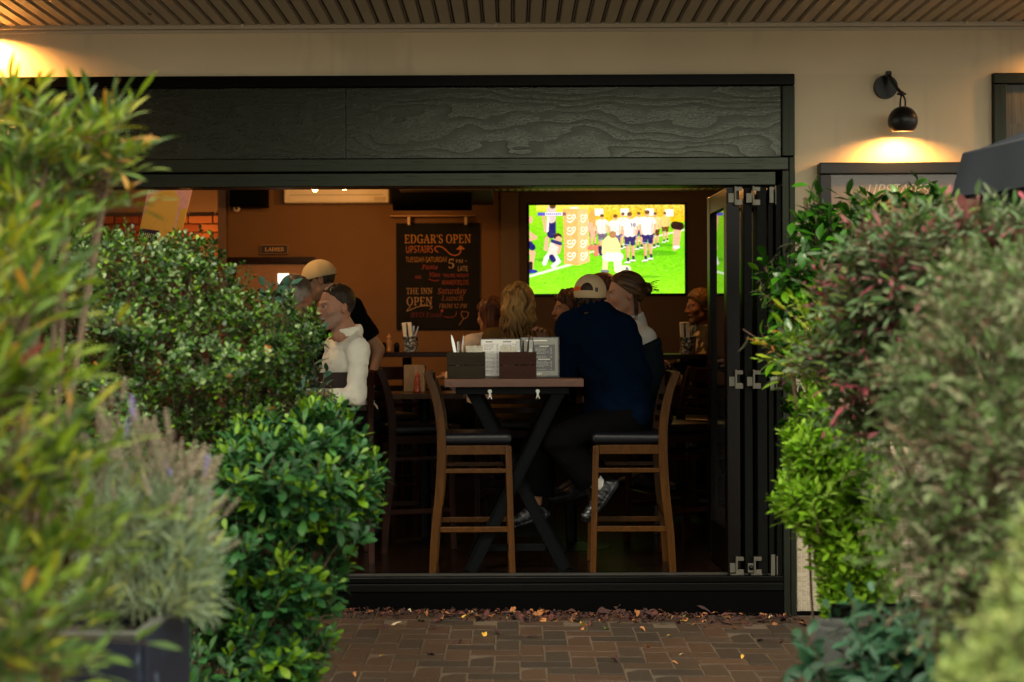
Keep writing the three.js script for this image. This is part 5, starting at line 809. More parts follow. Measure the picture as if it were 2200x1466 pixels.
// grey haired, back to the street
person('person', 'grey haired person in dark clothes seen from behind at the left', {
  yaw: Math.PI - 0.55, skin: SK.rosy, headScale: 1.05, fine: 0.004,
  j: sit(P(640, 885, 8.75), Math.PI - 0.55, { neck: P(636, 698, 8.72), head: P(637, 640, 8.68) }),
  wear: [{ kind: 'top', name: 'shirt', mat: blackT, collar: 0.03 }, { kind: 'trousers', mat: jeans }],
  hair: { kind: 'short', th: 0.014, line: -0.006, color: (x, y, z) => { const n = n3(x * 140, y * 40, z * 140), g = sstep(0.07, 0.015, y + 0.1 * z); return [0, 1, 2].map((i) => lerp([0.05, 0.038, 0.028][i], [0.27, 0.245, 0.205][i], clamp(g + n * 0.3, 0, 1))); } },
});
// waiter in black, hand on a chair
person('person', 'person in a black shirt and pale cap leaning over with a hand on a stool', {
  yaw: -1.45, pitch: 0.18, roll: 0.05, skin: SK.tan, headScale: 1.02, fine: 0.0038, cell: 0.011, curl: 0.55, handCell: 0.004,
  j: { pelvis: P(792, 850, 9.2), neck: P(726, 640, 9.12), head: P(684, 605, 9.05), sL: P(757, 664, 9.0), sR: P(712, 652, 9.3), eL: P(812, 752, 9.05), wL: P(800, 808, 8.98), eR: P(690, 745, 9.3), wR: P(655, 790, 9.2), hL: P(788, 862, 9.1), hR: P(792, 862, 9.3), kL: P(782, 1010, 9.1), kR: P(798, 1010, 9.3), aL: P(790, 1134, 9.12), aR: P(812, 1128, 9.32), tL: P(745, 1152, 9.1), tR: P(765, 1146, 9.3) },
  handDir: { wL: V(-0.05, -1, 0.12) }, palm: { wL: V(-0.8, -0.05, 0.3), wR: V(0, -1, 0) },
  wear: [{ kind: 'top', name: 'tee_shirt', infl: 0.018, sleeve: 0.36, loose: 1.1, mat: blackT, collar: 0.03, neckTilt: 0.1 }, { kind: 'trousers', mat: jeans }],
  hair: { kind: 'short', th: 0.005, line: 0.0, color: hairMix([0.012, 0.008, 0.006], [0.03, 0.02, 0.014], 120, 40) },
  cap: { tilt: -0.05, visor: cloth([0.015, 0.014, 0.014]), color: () => [0.42, 0.31, 0.16] },
});
// profile in a denim jacket
person('person', 'person in profile with tied back hair, white collar and dark denim jacket', {
  yaw: -1.5, pitch: 0.04, roll: 0, skin: SK.fair, headScale: 1.06, fine: 0.0033, cell: 0.01, slim: 0.92,
  j: sit(P(1392, 890, 8.5), -1.5, { neck: P(1362, 694, 8.42), head: P(1343, 634, 8.38), w: 0.16, j: { sL: P(1386, 730, 8.27), sR: P(1352, 726, 8.57), eL: P(1400, 822, 8.24), wL: P(1340, 842, 8.3), eR: P(1362, 822, 8.66), wR: P(1300, 835, 8.55) } }),
  wear: [{ kind: 'top', name: 'shirt', infl: 0.012, sleeve: 0.3, collar: 0.03, mat: cloth([0.45, 0.43, 0.39]), stand: 1.05, standH: 0.045, open: 0.3, fold: 0.004 }, { kind: 'top', name: 'jacket', infl: 0.034, loose: 1.2, sleeve: 0.95, fold: 0.011, foldS: 1.3, collar: -0.03, mat: cloth([0.007, 0.011, 0.015]), cut: (x, y, z, K) => (y - (K.sL.y - 0.015)) + 0.5 * (K.pelvis.x - 0.02 - x) * 0.9 }, { kind: 'trousers', mat: jeans }],
  hair: { kind: 'bun', line: 0.016, by: 0.028, color: (x, y, z) => { const n = clamp(0.5 + 0.8 * n3(x * 70, (y - 0.4 * z) * 110, z * 9), 0, 1); return [0, 1, 2].map((i) => lerp([0.022, 0.012, 0.006][i], [0.11, 0.06, 0.027][i], n)); }, wisps: 7, strandMat: strandM([0.04, 0.022, 0.012]) },
});
person('person', 'brown haired person half hidden behind the beige cap', {
  yaw: 1.2, skin: SK.fair, headScale: 1.02, fine: 0.005, cell: 0.014, j: sit(P(1262, 880, 9.25), 1.3, { neck: P(1280, 690, 9.3), head: P(1299, 636, 9.3) }),
  wear: [{ kind: 'top', name: 'shirt', mat: cloth([0.03, 0.02, 0.018]) }, { kind: 'trousers', mat: jeans }], hair: { kind: 'short', th: 0.026, line: 0.0, color: hairMix([0.05, 0.02, 0.012], [0.14, 0.06, 0.03], 70, 30) },
});
person('person', 'dark haired person in profile left of the navy jumper', {
  yaw: -1.35, skin: SK.tan, headScale: 1.0, fine: 0.0042, cell: 0.014, slim: 0.9, j: sit(P(1240, 880, 9.7), -1.3, { neck: P(1236, 712, 9.7), head: P(1222, 664, 9.66), w: 0.155 }),
  wear: [{ kind: 'top', name: 'shirt', mat: cloth([0.03, 0.02, 0.02]) }, { kind: 'trousers', mat: jeans }], hair: { kind: 'long', wave: 0.004, len: -0.13, h: 0.12, color: hairMix([0.03, 0.013, 0.008], [0.09, 0.04, 0.02], 70, 14) },
});
person('person', 'person with long wavy blonde hair and brown top seen from behind', {
  yaw: Math.PI + 0.1, skin: SK.fair, headScale: 1.08, fine: 0.0038, cell: 0.012, slim: 0.95, j: sit(P(1113, 880, 9.2), Math.PI, { neck: P(1113, 708, 9.2), head: P(1112, 656, 9.2), w: 0.16, lean: 0.02, j: { wR: P(1172, 735, 8.95), eR: P(1192, 790, 9.1) } }),
  wear: [{ kind: 'top', name: 'top', infl: 0.018, mat: cloth([0.10, 0.055, 0.016]), collar: 0.0, fold: 0.004 }, { kind: 'trousers', mat: jeans }],
  hair: { kind: 'long', wave: 0.013, len: -0.235, w: 0.098, h: 0.175, strands: 70, strandMat: strandM([0.17, 0.09, 0.022]), color: (x, y, z) => { const n = clamp(0.5 + 0.9 * n3((x + 0.01 * Math.sin(y * 55)) * 75, y * 9, z * 75), 0, 1), k = sstep(-0.06, -0.16, y); return [0, 1, 2].map((i) => lerp(lerp([0.10, 0.05, 0.015][i], [0.33, 0.19, 0.055][i], n), lerp([0.012, 0.007, 0.004][i], [0.09, 0.047, 0.015][i], n), k)); } },
});
person('person', 'auburn haired person in a white top left of the blonde hair', {
  yaw: -2.4, skin: SK.fair, headScale: 1.0, fine: 0.005, cell: 0.014, slim: 0.9, j: sit(P(1052, 880, 9.9), -2.5, { neck: P(1050, 724, 9.9), head: P(1054, 680, 9.9), w: 0.15 }),
  wear: [{ kind: 'top', name: 'top', mat: cloth([0.72, 0.62, 0.52]) }, { kind: 'trousers', mat: jeans }], hair: { kind: 'long', wave: 0.004, len: -0.17, h: 0.14, color: hairMix([0.04, 0.014, 0.008], [0.12, 0.045, 0.02], 70, 14) },
});
person('person', 'fair haired person in a dark patterned shirt beside the folding door', {
  yaw: -1.3, skin: [0.14, 0.065, 0.035], headScale: 1.0, fine: 0.0045, cell: 0.013, j: sit(P(1512, 890, 10.3), -1.3, { neck: P(1512, 705, 10.3), head: P(1504, 660, 10.28) }),
  wear: [{ kind: 'top', name: 'shirt', collar: 0.03, cell: 0.011, mat: phy([1, 1, 1], { vertexColors: true, roughness: 0.9 }), color: (x, y, z) => n3(x * 26, y * 26, z * 26) > 0.22 ? [0.24, 0.2, 0.13] : [0.006, 0.006, 0.007] }, { kind: 'trousers', mat: jeans }],
  hair: { kind: 'short', th: 0.016, line: -0.004, color: hairMix([0.06, 0.03, 0.012], [0.10, 0.055, 0.02], 90, 30) },
});
// ---------------------------------------------------------------- plants
const leafTex = dataTex(128, 256, (u, v) => { const m = Math.abs(u - 0.5) * 2, vein = Math.abs(((v * 9 - m * 1.6) % 1 + 1) % 1 - 0.5), mid = sstep(0.05, 0.0, m); return 0.80 + 0.16 * fbm(u * 6, v * 8, 71, 3) + 0.16 * mid + 0.06 * sstep(0.06, 0, vein) - 0.05 * sstep(0.8, 1, m); });
function leafGeo({ l, w, tip = 1, obo = 0, fold = 0.25, curl = 0.2, n = 5, wave = 0 }) {  // base at the origin, blade along +y, upper side +z
  const ps = [], uv = [], ix = [];
  for (let i = 0; i <= n; i++) {
    const t = i / n, s = Math.pow(t, 1 + obo * 0.9), wd = w * 0.5 * Math.pow(Math.sin(Math.PI * clamp(s, 0.002, 0.998)), tip) * (i === 0 ? 0.5 : 1) + (i === 0 ? 0.0012 : 0), y = l * t * (1 - 0.12 * curl * t), z = -curl * l * t * t * 0.5;
    for (const s2 of [-1, 0, 1]) { ps.push(s2 * wd, y, z + Math.abs(s2) * wd * fold + wave * wd * Math.sin(t * 9 + s2) * Math.abs(s2)); uv.push(0.5 + s2 * 0.5, t); }
    if (i) for (const k of [0, 1]) { const a = (i - 1) * 3 + k, b = a + 1, c = a + 3, d = a + 4; ix.push(a, b, d, a, d, c); }
  }
  const g = new THREE.BufferGeometry(); g.setAttribute('position', new THREE.Float32BufferAttribute(ps, 3)); g.setAttribute('uv', new THREE.Float32BufferAttribute(uv, 2)); g.setIndex(ix); g.computeVertexNormals();
  return g;
}
const leafMat = (c, o = {}) => phy(c, { map: leafTex, roughness: o.rough ?? 0.6, clearcoat: (o.coat ?? 0.35) * 0.5, clearcoatRoughness: o.coatR ?? 0.35, transmission: o.thru ?? 0.25, thickness: 0, side: THREE.DoubleSide, specularIntensity: 0.3 });
const ZUP = V(0, 1, 0);
function leafM(pos, dir, up, s, sw = 1) { const y = dir.clone().normalize(), z = up.clone().addScaledVector(y, -up.dot(y)).normalize(), x = y.clone().cross(z); return new THREE.Matrix4().makeBasis(x.multiplyScalar(s * sw), y.multiplyScalar(s), z.multiplyScalar(s)).setPosition(pos); }
const rv = (R, s = 1) => V((R() - 0.5) * 2 * s, (R() - 0.5) * 2 * s, (R() - 0.5) * 2 * s);
const pick = (R, tints) => { let q = R() * tints.reduce((a, t) => a + t[1], 0); for (let i = 0; i < tints.length; i++) { q -= tints[i][1]; if (q <= 0) return i; } return 0; };
function inView(p, m = 40) { const Z = -p.z; if (Z < 0.5) return false; const x = 1100 + p.x / Z * FOCAL, y = 733 - (p.y - EYE) / Z * FOCAL; return x > -m && x < 2200 + m && y > -m && y < 1466 + m; }
// leaves: [{m, tint, big}] in world; the ones that show largest become single leaves, the rest one mass
const vivid = ([r, g, b], k = 1.3) => { const l = 0.3 * r + 0.6 * g + 0.1 * b; return [r, g, b].map((q) => Math.max(0.004, l + (q - l) * k)); };
function plantThing(o, leaves, stems) {
  o.tints = o.tints.map(([c, w]) => [vivid(c, o.vivid), w]);
  const base = V(o.base[0], groundY(o.base[0]), o.base[1]), t = thing(o.name, o.label, o.category || 'shrub', base.toArray(), 0, o.group), inv = new THREE.Matrix4().makeTranslation(-base.x, -base.y, -base.z);
  const geos = o.leafGeos, q = V(), R = rng(o.seed + 5);
  leaves.forEach((f) => { q.setFromMatrixPosition(f.m); f.score = inView(q) ? f.front * 1.0 + R() * 0.25 + (f.s || 1) * 0.4 : -9; });
  const order = leaves.slice().sort((a, b) => b.score - a.score), single = new Set(order.slice(0, Math.min(o.single ?? 200, order.filter((f) => f.score > 0).length)));
  const mats = o.tints.map((c) => leafMat(c[0], o.mat)), white = leafMat([1, 1, 1], o.mat);
  const rest = geos.map(() => []);
  for (const f of leaves) {
    const m = inv.clone().multiply(f.m);
    if (single.has(f)) { const x = new THREE.Mesh(geos[f.g], mats[f.tint]); x.name = o.leafName || 'leaf'; x.applyMatrix4(m); t.add(x); }
    else rest[f.g].push([m, f]);
  }
  rest.forEach((list, k) => {
    if (!list.length) return;
    const im = new THREE.InstancedMesh(geos[k], white, list.length), c = new THREE.Color();
    list.forEach(([m, f], i) => { im.setMatrixAt(i, m); const b = o.tints[f.tint][0], v = 0.8 + 0.4 * R(); im.setColorAt(i, c.setRGB(b[0] * v, b[1] * v, b[2] * v)); });
    im.name = 'foliage'; im.userData.kind = 'stuff'; t.add(im);
  });
  if (stems && stems.length) mesh('stem', join(stems).translate(-base.x, -base.y, -base.z), o.stemMat || std([0.09, 0.05, 0.028], { roughness: 0.9 }), t);
  return t;
}
const twig = (a, b, r = 0.0025) => { const g = new THREE.CylinderGeometry(r * 0.6, r, a.distanceTo(b), 4, 1, true), d = b.clone().sub(a).normalize(); g.translate(0, a.distanceTo(b) / 2, 0); g.applyQuaternion(new THREE.Quaternion().setFromUnitVectors(ZUP, d)); return g.translate(a.x, a.y, a.z); };
// sprig starts spread through the outer shell of ellipsoid lumps
function spread(o, R, fn) {
  const L = o.lumps.map(([px, py, rx, ry, Z, rz]) => ({ c: P(px, py, Z), r: V(rx / FOCAL * Z, ry / FOCAL * Z, rz) }));
  const area = L.map((l) => l.r.x * l.r.y + l.r.y * l.r.z + l.r.x * l.r.z), tot = area.reduce((a, b) => a + b, 0);
  L.forEach((l, i) => {
    const n = Math.round(o.sprigs * area[i] / tot);
    for (let k = 0, tries = 0; k < n && tries < n * 6; tries++) {
      const d = V(R() * 2 - 1, R() * 2 - 1, R() * 2 - 1); if (d.lengthSq() > 1 || d.lengthSq() < 0.01) continue; d.normalize();
      if (d.z < -0.2 && R() > 0.45) continue; if (d.y < -0.5 && R() > 0.6) continue;
      const bump = 1 + (o.bump ?? 0.12) * n3(d.x * 3 + i * 9, d.y * 3, d.z * 3), deep = Math.pow(R(), 1.6), s = bump * (1 - (o.shell ?? 0.45) * deep), p = l.c.clone().add(V(d.x * l.r.x * s, d.y * l.r.y * s, d.z * l.r.z * s));
      if (p.y < groundY(p.x) + 0.03) continue;
      let inside = false; for (let j = 0; j < L.length; j++) if (j !== i) { const e = p.clone().sub(L[j].c).divide(L[j].r); if (e.length() < 0.75) inside = true; } if (inside && R() > 0.25) continue;
      const nrm = V(d.x / l.r.x, d.y / l.r.y, d.z / l.r.z).normalize();
      fn(p, nrm, (1 - deep) * (0.45 + 0.55 * Math.max(0, nrm.z)) , l.c); k++;
    }
  });
  return L;
}
function trunks(L, o, stems, R) { const b = V(o.base[0], groundY(o.base[0]), o.base[1]); for (const l of L) for (let k = 0; k < (o.trunkN ?? 3); k++) { const s = b.clone().add(V((R() - 0.5) * (o.spreadX ?? 0.3), 0, (R() - 0.5) * 0.2)), e = l.c.clone().add(rv(R, 0.5).multiply(l.r)); stems.push(plainG(tube([s, s.clone().lerp(e, 0.5).add(rv(R, 0.05)), e], o.trunkR ?? 0.009, 8, 5))); } }

function rosetteShrub(o) {                                  // whorls of leaves at the shoot tips
  const R = rng(o.seed), leaves = [], stems = [];
  const L = spread(o, R, (p, n, front, c) => {
    const ax = n.clone().multiplyScalar(o.out ?? 0.7).addScaledVector(ZUP, o.upw ?? 0.75).add(rv(R, 0.4)).normalize(), k = o.whorl[0] + Math.floor(R() * (o.whorl[1] - o.whorl[0] + 1)), len = o.len * (0.7 + 0.6 * R()), b = p.clone().addScaledVector(ax, -len);
    if (R() < (o.stemShare ?? 0.6)) stems.push(plainG(twig(b.clone().addScaledVector(ax, -0.04).lerp(c, 0.06), p, o.twigR ?? 0.0025)));
    const t1 = ax.clone().cross(V(0.3, 0.2, 0.9)).normalize(), t2 = ax.clone().cross(t1), ph = R() * 7, tone = pick(R, o.tints);
    for (let i = 0; i < k; i++) {
      const u = i / (k - 1 || 1), a = ph + i * (o.opposite ? Math.PI / 2 * (i % 2 ? 1 : 0) + Math.PI * i : 2.4), el = lerp(o.el[0], o.el[1], 1 - u) + (R() - 0.5) * 0.35, side = t1.clone().multiplyScalar(Math.cos(a)).addScaledVector(t2, Math.sin(a)), dir = side.clone().multiplyScalar(Math.sin(el)).addScaledVector(ax, Math.cos(el)).addScaledVector(ZUP, o.droop ? -o.droop * R() : 0), up = ax.clone().addScaledVector(side, -0.4).add(rv(R, 0.25)).addScaledVector(ZUP, 0.5);
      const s = lerp(1, o.tipS ?? 0.6, u) * (0.75 + 0.45 * R());
      let tint = R() < 0.6 ? tone : pick(R, o.tints); if (o.young !== undefined && u > 0.72 && front > 0.3 && R() < (o.youngP ?? 0.6)) tint = o.young;
      leaves.push({ m: leafM(b.clone().addScaledVector(ax, len * u), dir, up, s), tint, g: Math.floor(R() * o.leafGeos.length), front, s });
    }
  });
  trunks(L, o, stems, R);
  return plantThing(o, leaves, stems);
}
function frondShrub(o) {                                    // arching stalks with pairs of pointed leaflets
  const R = rng(o.seed), leaves = [], stems = [];
  const L = spread(o, R, (p, n, front, c) => {
    const d0 = n.clone().multiplyScalar(0.8).addScaledVector(ZUP, o.upw ?? 0.35).add(rv(R, 0.45)); if (o.lean) d0.add(V(...o.lean)); d0.normalize();
    const len = o.len * (0.7 + 0.6 * R()), b = p.clone().addScaledVector(d0, -len * 0.6), sag = o.sag ?? 0.35, at = (u) => b.clone().addScaledVector(d0, len * u).addScaledVector(ZUP, -sag * len * u * u), side0 = d0.clone().cross(ZUP).add(rv(R, 0.5)).normalize(), tone = pick(R, o.tints);
    stems.push(plainG(twig(at(0), at(0.5), o.twigR ?? 0.0022)), plainG(twig(at(0.5), at(1), (o.twigR ?? 0.0022) * 0.7)));
    const leaf = (q, dir, s) => leaves.push({ m: leafM(q, dir, ZUP.clone().add(rv(R, 0.6)).addScaledVector(n, 0.4), s * (0.7 + 0.5 * R())), tint: R() < 0.65 ? tone : pick(R, o.tints), g: Math.floor(R() * o.leafGeos.length), front, s });
    const pairs = o.pairs;
    for (let i = 1; i <= pairs; i++) {
      const u = i / (pairs + 0.4), q = at(u), tan = at(u + 0.05).sub(at(u - 0.05)).normalize(), side = side0.clone().addScaledVector(tan, -side0.dot(tan)).normalize();
      for (const s of [-1, 1]) {
        const dir = side.clone().multiplyScalar(s * 0.8).addScaledVector(tan, 0.62).addScaledVector(ZUP, 0.15 * (R() - 0.3) + (o.erect ?? 0) * (0.4 + R())).add(rv(R, 0.25)).normalize();
        if (o.branch && i < pairs * 0.7) { const bl = o.branch * (0.7 + R() * 0.5), e = q.clone().addScaledVector(dir, bl); stems.push(plainG(twig(q, e, (o.twigR ?? 0.0022) * 0.6))); const s2 = dir.clone().cross(ZUP).normalize(); leaf(e, dir, 1); leaf(q.clone().lerp(e, 0.55), dir.clone().addScaledVector(s2, 0.9), 0.85); leaf(q.clone().lerp(e, 0.6), dir.clone().addScaledVector(s2, -0.9), 0.85); } else leaf(q, dir, lerp(1, 0.75, u));
      }
    }
    leaf(at(1), at(1).sub(at(0.9)), 1);
  });
  trunks(L, o, stems, R);
  return plantThing(o, leaves, stems);
}
const G2 = (a) => [leafGeo(a), leafGeo({ ...a, curl: (a.curl ?? 0.2) * 1.8, fold: (a.fold ?? 0.25) * 0.6 }), leafGeo({ ...a, w: a.w * 0.85, curl: (a.curl ?? 0.2) * 0.4 - 0.1, wave: 0.12 })];

// left: small leaved clipped bush in the middle distance
rosetteShrub({ name: 'clipped_bush', label: 'broad small leaved bush at the left with shiny rounded leaves', seed: 101, base: [-1.35, -5.5], lumps: [[330, 640, 190, 140, 5.35, 0.4], [170, 560, 150, 100, 5.45, 0.35], [480, 750, 190, 145, 5.3, 0.38], [590, 735, 100, 90, 5.3, 0.3], [280, 880, 230, 160, 5.3, 0.4], [560, 880, 150, 110, 5.35, 0.33], [60, 760, 150, 180, 5.4, 0.35], [390, 560, 80, 66, 5.35, 0.22]],
  sprigs: 3300, whorl: [5, 8], len: 0.04, el: [0.5, 1.25], shell: 0.4, bump: 0.35, leafGeos: G2({ l: 0.031, w: 0.02, tip: 0.7, obo: 0.55, fold: 0.3, curl: 0.3, n: 4 }), single: 280, twigR: 0.0015,
  tints: [[[0.034, 0.078, 0.013], 5], [[0.07, 0.135, 0.026], 3], [[0.016, 0.04, 0.008], 5], [[0.15, 0.24, 0.03], 0.9], [[0.3, 0.12, 0.02], 0.06], [[0.17, 0.23, 0.11], 2.4]], mat: { coat: 1.0, coatR: 0.32, rough: 0.5, thru: 0.1 } });
// left front: larger rosettes spilling over the paving
rosetteShrub({ name: 'rosette_bush', label: 'dense dark green bush of spoon shaped leaf rosettes beside the doorway', seed: 102, base: [-1.15, -4.9], trunkN: 2, lumps: [[640, 1010, 165, 120, 4.9, 0.33], [560, 1180, 150, 160, 4.85, 0.3], [720, 1060, 105, 110, 4.95, 0.28], [600, 1330, 125, 130, 4.8, 0.27], [530, 1010, 100, 90, 4.85, 0.25], [660, 1200, 95, 110, 4.85, 0.26], [700, 935, 80, 70, 5.0, 0.25], [500, 1450, 130, 100, 4.7, 0.25], [590, 1440, 90, 70, 4.75, 0.2], [450, 1250, 90, 160, 4.8, 0.25]],
  sprigs: 860, whorl: [7, 11], len: 0.06, el: [0.35, 1.3], shell: 0.42, bump: 0.2, leafGeos: G2({ l: 0.074, w: 0.03, tip: 0.75, obo: 0.75, fold: 0.28, curl: 0.25, n: 6 }), single: 280, young: 3,
  tints: [[[0.032, 0.085, 0.032], 5], [[0.045, 0.11, 0.034], 3], [[0.022, 0.06, 0.024], 4], [[0.11, 0.19, 0.02], 0.8], [[0.15, 0.23, 0.02], 0.3]], mat: { coat: 0.5, coatR: 0.35, rough: 0.5, thru: 0.15 } });
// pointed leaves sticking out behind the bush next to the white shirt
rosetteShrub({ name: 'camellia', label: 'slender camellia with bluish pointed leaves behind the clipped bush', seed: 103, base: [-1.25, -6.0], lumps: [[640, 710, 45, 60, 6.0, 0.16], [680, 850, 50, 90, 6.0, 0.16], [590, 620, 40, 45, 6.0, 0.12], [640, 1000, 60, 120, 6.0, 0.16]],
  sprigs: 70, whorl: [4, 6], len: 0.1, el: [0.6, 1.2], shell: 0.4, droop: 0.5, leafGeos: G2({ l: 0.105, w: 0.045, tip: 0.9, fold: 0.3, curl: 0.3, n: 6 }), single: 120, trunkR: 0.006,
  tints: [[[0.042, 0.084, 0.063], 4], [[0.063, 0.119, 0.084], 2], [[0.028, 0.063, 0.042], 2]], mat: { coat: 0.7, coatR: 0.3, rough: 0.45, thru: 0.1 } });
// far left, close to the camera: heavenly bamboo with yellow green leaflets
frondShrub({ vivid: 1.05, name: 'bamboo_shrub', label: 'tall feathery yellow green shrub close to the camera at the left edge', seed: 104, base: [-1.05, -2.75], lumps: [[60, 330, 150, 110, 3.4, 0.2], [170, 360, 110, 110, 3.5, 0.16], [230, 300, 70, 60, 3.5, 0.1], [20, 480, 150, 120, 3.2, 0.2], [40, 640, 130, 130, 2.9, 0.2], [0, 820, 150, 150, 2.75, 0.2], [20, 1000, 150, 150, 2.65, 0.2], [60, 1170, 150, 160, 2.6, 0.2], [60, 1360, 150, 170, 2.5, 0.2]],
  sprigs: 200, len: 0.26, sag: 0.12, pairs: 4, branch: 0.05, upw: 0.5, lean: [0.35, 0.15, 0], erect: 0.55, shell: 0.6, twigR: 0.0016, leafGeos: G2({ l: 0.078, w: 0.0165, tip: 1.0, fold: 0.35, curl: 0.25, n: 6 }), single: 290, trunkN: 2, trunkR: 0.006, stemMat: std([0.10, 0.06, 0.03]),
  tints: [[[0.17, 0.25, 0.018], 5], [[0.10, 0.18, 0.022], 4.5], [[0.30, 0.30, 0.024], 2], [[0.06, 0.115, 0.025], 3], [[0.38, 0.2, 0.03], 0.3], [[0.42, 0.08, 0.06], 0.28]], mat: { coat: 0.3, coatR: 0.45, rough: 0.75, thru: 0.42 } });
// right: glossy camellia against the wall
rosetteShrub({ name: 'camellia', label: 'glossy dark green camellia with pink buds in front of the notice case', seed: 105, base: [1.5, -5.75], trunkN: 1, lumps: [[1790, 560, 120, 120, 5.7, 0.28], [1700, 600, 75, 80, 5.65, 0.2], [1860, 500, 120, 90, 5.75, 0.25], [1745, 440, 30, 45, 5.7, 0.1], [1690, 720, 62, 62, 5.6, 0.17], [1800, 720, 110, 110, 5.7, 0.25], [1960, 460, 90, 70, 5.75, 0.2], [1735, 860, 60, 100, 5.65, 0.18]],
  sprigs: 330, whorl: [5, 8], len: 0.13, el: [0.65, 1.3], shell: 0.45, droop: 0.45, leafGeos: G2({ l: 0.088, w: 0.042, tip: 0.85, fold: 0.3, curl: 0.35, n: 6 }), single: 270, tipS: 0.75,
  tints: [[[0.028, 0.08, 0.014], 5], [[0.045, 0.12, 0.02], 3], [[0.018, 0.05, 0.011], 3], [[0.10, 0.20, 0.025], 0.8]], mat: { coat: 0.9, coatR: 0.25, rough: 0.4, thru: 0.12 } });
// right: bright green bush
rosetteShrub({ vivid: 1.1, name: 'bright_bush', label: 'bright lime green bush right of the folding door', seed: 106, base: [1.3, -4.95], trunkN: 1, lumps: [[1780, 985, 85, 80, 4.9, 0.22], [1740, 1070, 72, 80, 4.85, 0.2], [1835, 1060, 100, 120, 4.95, 0.26], [1750, 870, 48, 50, 4.9, 0.13], [1850, 1200, 80, 120, 4.9, 0.2], [1800, 1150, 75, 80, 4.85, 0.18], [1840, 1290, 70, 90, 4.85, 0.18], [1812, 1250, 50, 90, 4.85, 0.14], [1740, 960, 60, 70, 4.85, 0.16]],
  sprigs: 1250, whorl: [6, 9], len: 0.07, el: [0.5, 1.25], shell: 0.45, leafGeos: G2({ l: 0.054, w: 0.024, tip: 0.8, obo: 0.4, fold: 0.25, curl: 0.25, n: 5 }), single: 260,
  tints: [[[0.22, 0.42, 0.035], 5], [[0.30, 0.50, 0.055], 3], [[0.14, 0.30, 0.022], 3], [[0.38, 0.56, 0.10], 1]], mat: { coat: 0.4, coatR: 0.4, rough: 0.6, thru: 0.4 } });
// right: red and green heavenly bamboo
frondShrub({ name: 'bamboo_shrub', label: 'feathery shrub with crimson and grey green leaflets below the grey parasol', seed: 107, base: [1.75, -4.2], lumps: [[1960, 560, 140, 110, 4.1, 0.25], [2070, 545, 125, 95, 4.0, 0.25], [1880, 640, 120, 80, 4.2, 0.22], [2060, 620, 150, 100, 4.0, 0.25], [1810, 750, 110, 60, 4.3, 0.18], [1900, 800, 130, 90, 4.2, 0.2], [1870, 890, 80, 70, 4.3, 0.18], [1980, 880, 90, 80, 4.25, 0.18], [2180, 540, 90, 85, 3.9, 0.2]],
  vivid: 0.95, sprigs: 540, len: 0.22, sag: 0.2, pairs: 5, branch: 0.04, upw: 0.5, shell: 0.5, twigR: 0.0018, leafGeos: G2({ l: 0.046, w: 0.0145, tip: 1.0, fold: 0.3, curl: 0.2, n: 5 }), single: 270, trunkN: 2, stemMat: std([0.08, 0.032, 0.018]),
  tints: [[[0.10, 0.17, 0.07], 4], [[0.06, 0.14, 0.03], 4], [[0.27, 0.08, 0.085], 2.0], [[0.34, 0.06, 0.085], 0.8], [[0.15, 0.19, 0.09], 3], [[0.12, 0.21, 0.025], 1.5]], mat: { coat: 0.3, coatR: 0.4, rough: 0.7, thru: 0.3 } });
frondShrub({ name: 'bamboo_sapling', label: 'young yellow green feathery shrub between camellia and bright bush', category: 'shrub', seed: 108, base: [1.25, -5.0], lumps: [[1745, 720, 50, 60, 4.9, 0.14], [1720, 770, 60, 35, 4.9, 0.12], [1780, 700, 40, 50, 4.95, 0.1]],
  sprigs: 44, len: 0.2, sag: 0.1, pairs: 6, upw: 0.8, lean: [-0.5, 0, 0], shell: 0.5, twigR: 0.0016, leafGeos: G2({ l: 0.046, w: 0.014, tip: 1.0, fold: 0.3, curl: 0.15, n: 5 }), single: 180, trunkN: 2, trunkR: 0.005,
  tints: [[[0.20, 0.31, 0.025], 5], [[0.27, 0.33, 0.03], 2], [[0.36, 0.18, 0.05], 1], [[0.13, 0.24, 0.02], 2]], mat: { coat: 0.2, rough: 0.75, thru: 0.42 } });
// right front: big soft shrub
frondShrub({ name: 'bamboo_shrub', label: 'very large soft grey green shrub filling the right foreground', seed: 109, base: [1.15, -3.1], lumps: [[2110, 780, 175, 160, 3.1, 0.28], [2150, 630, 140, 100, 3.15, 0.24], [2060, 950, 150, 140, 3.05, 0.26], [2160, 1060, 170, 180, 3.0, 0.27], [2035, 1130, 140, 130, 3.05, 0.24], [2140, 1280, 160, 140, 3.0, 0.24], [2030, 800, 100, 85, 3.15, 0.2]],
  vivid: 0.95, sprigs: 1350, len: 0.15, sag: 0.25, pairs: 5, upw: 0.4, shell: 0.45, twigR: 0.0013, leafGeos: G2({ l: 0.03, w: 0.0095, tip: 1.0, fold: 0.3, curl: 0.2, n: 4 }), single: 290, trunkN: 2, trunkR: 0.006,
  tints: [[[0.16, 0.24, 0.08], 4], [[0.09, 0.18, 0.03], 5], [[0.30, 0.31, 0.17], 2.6], [[0.055, 0.09, 0.02], 4], [[0.26, 0.16, 0.10], 1.6], [[0.19, 0.24, 0.10], 3]], mat: { coat: 0.3, coatR: 0.5, rough: 0.75, thru: 0.35 } });
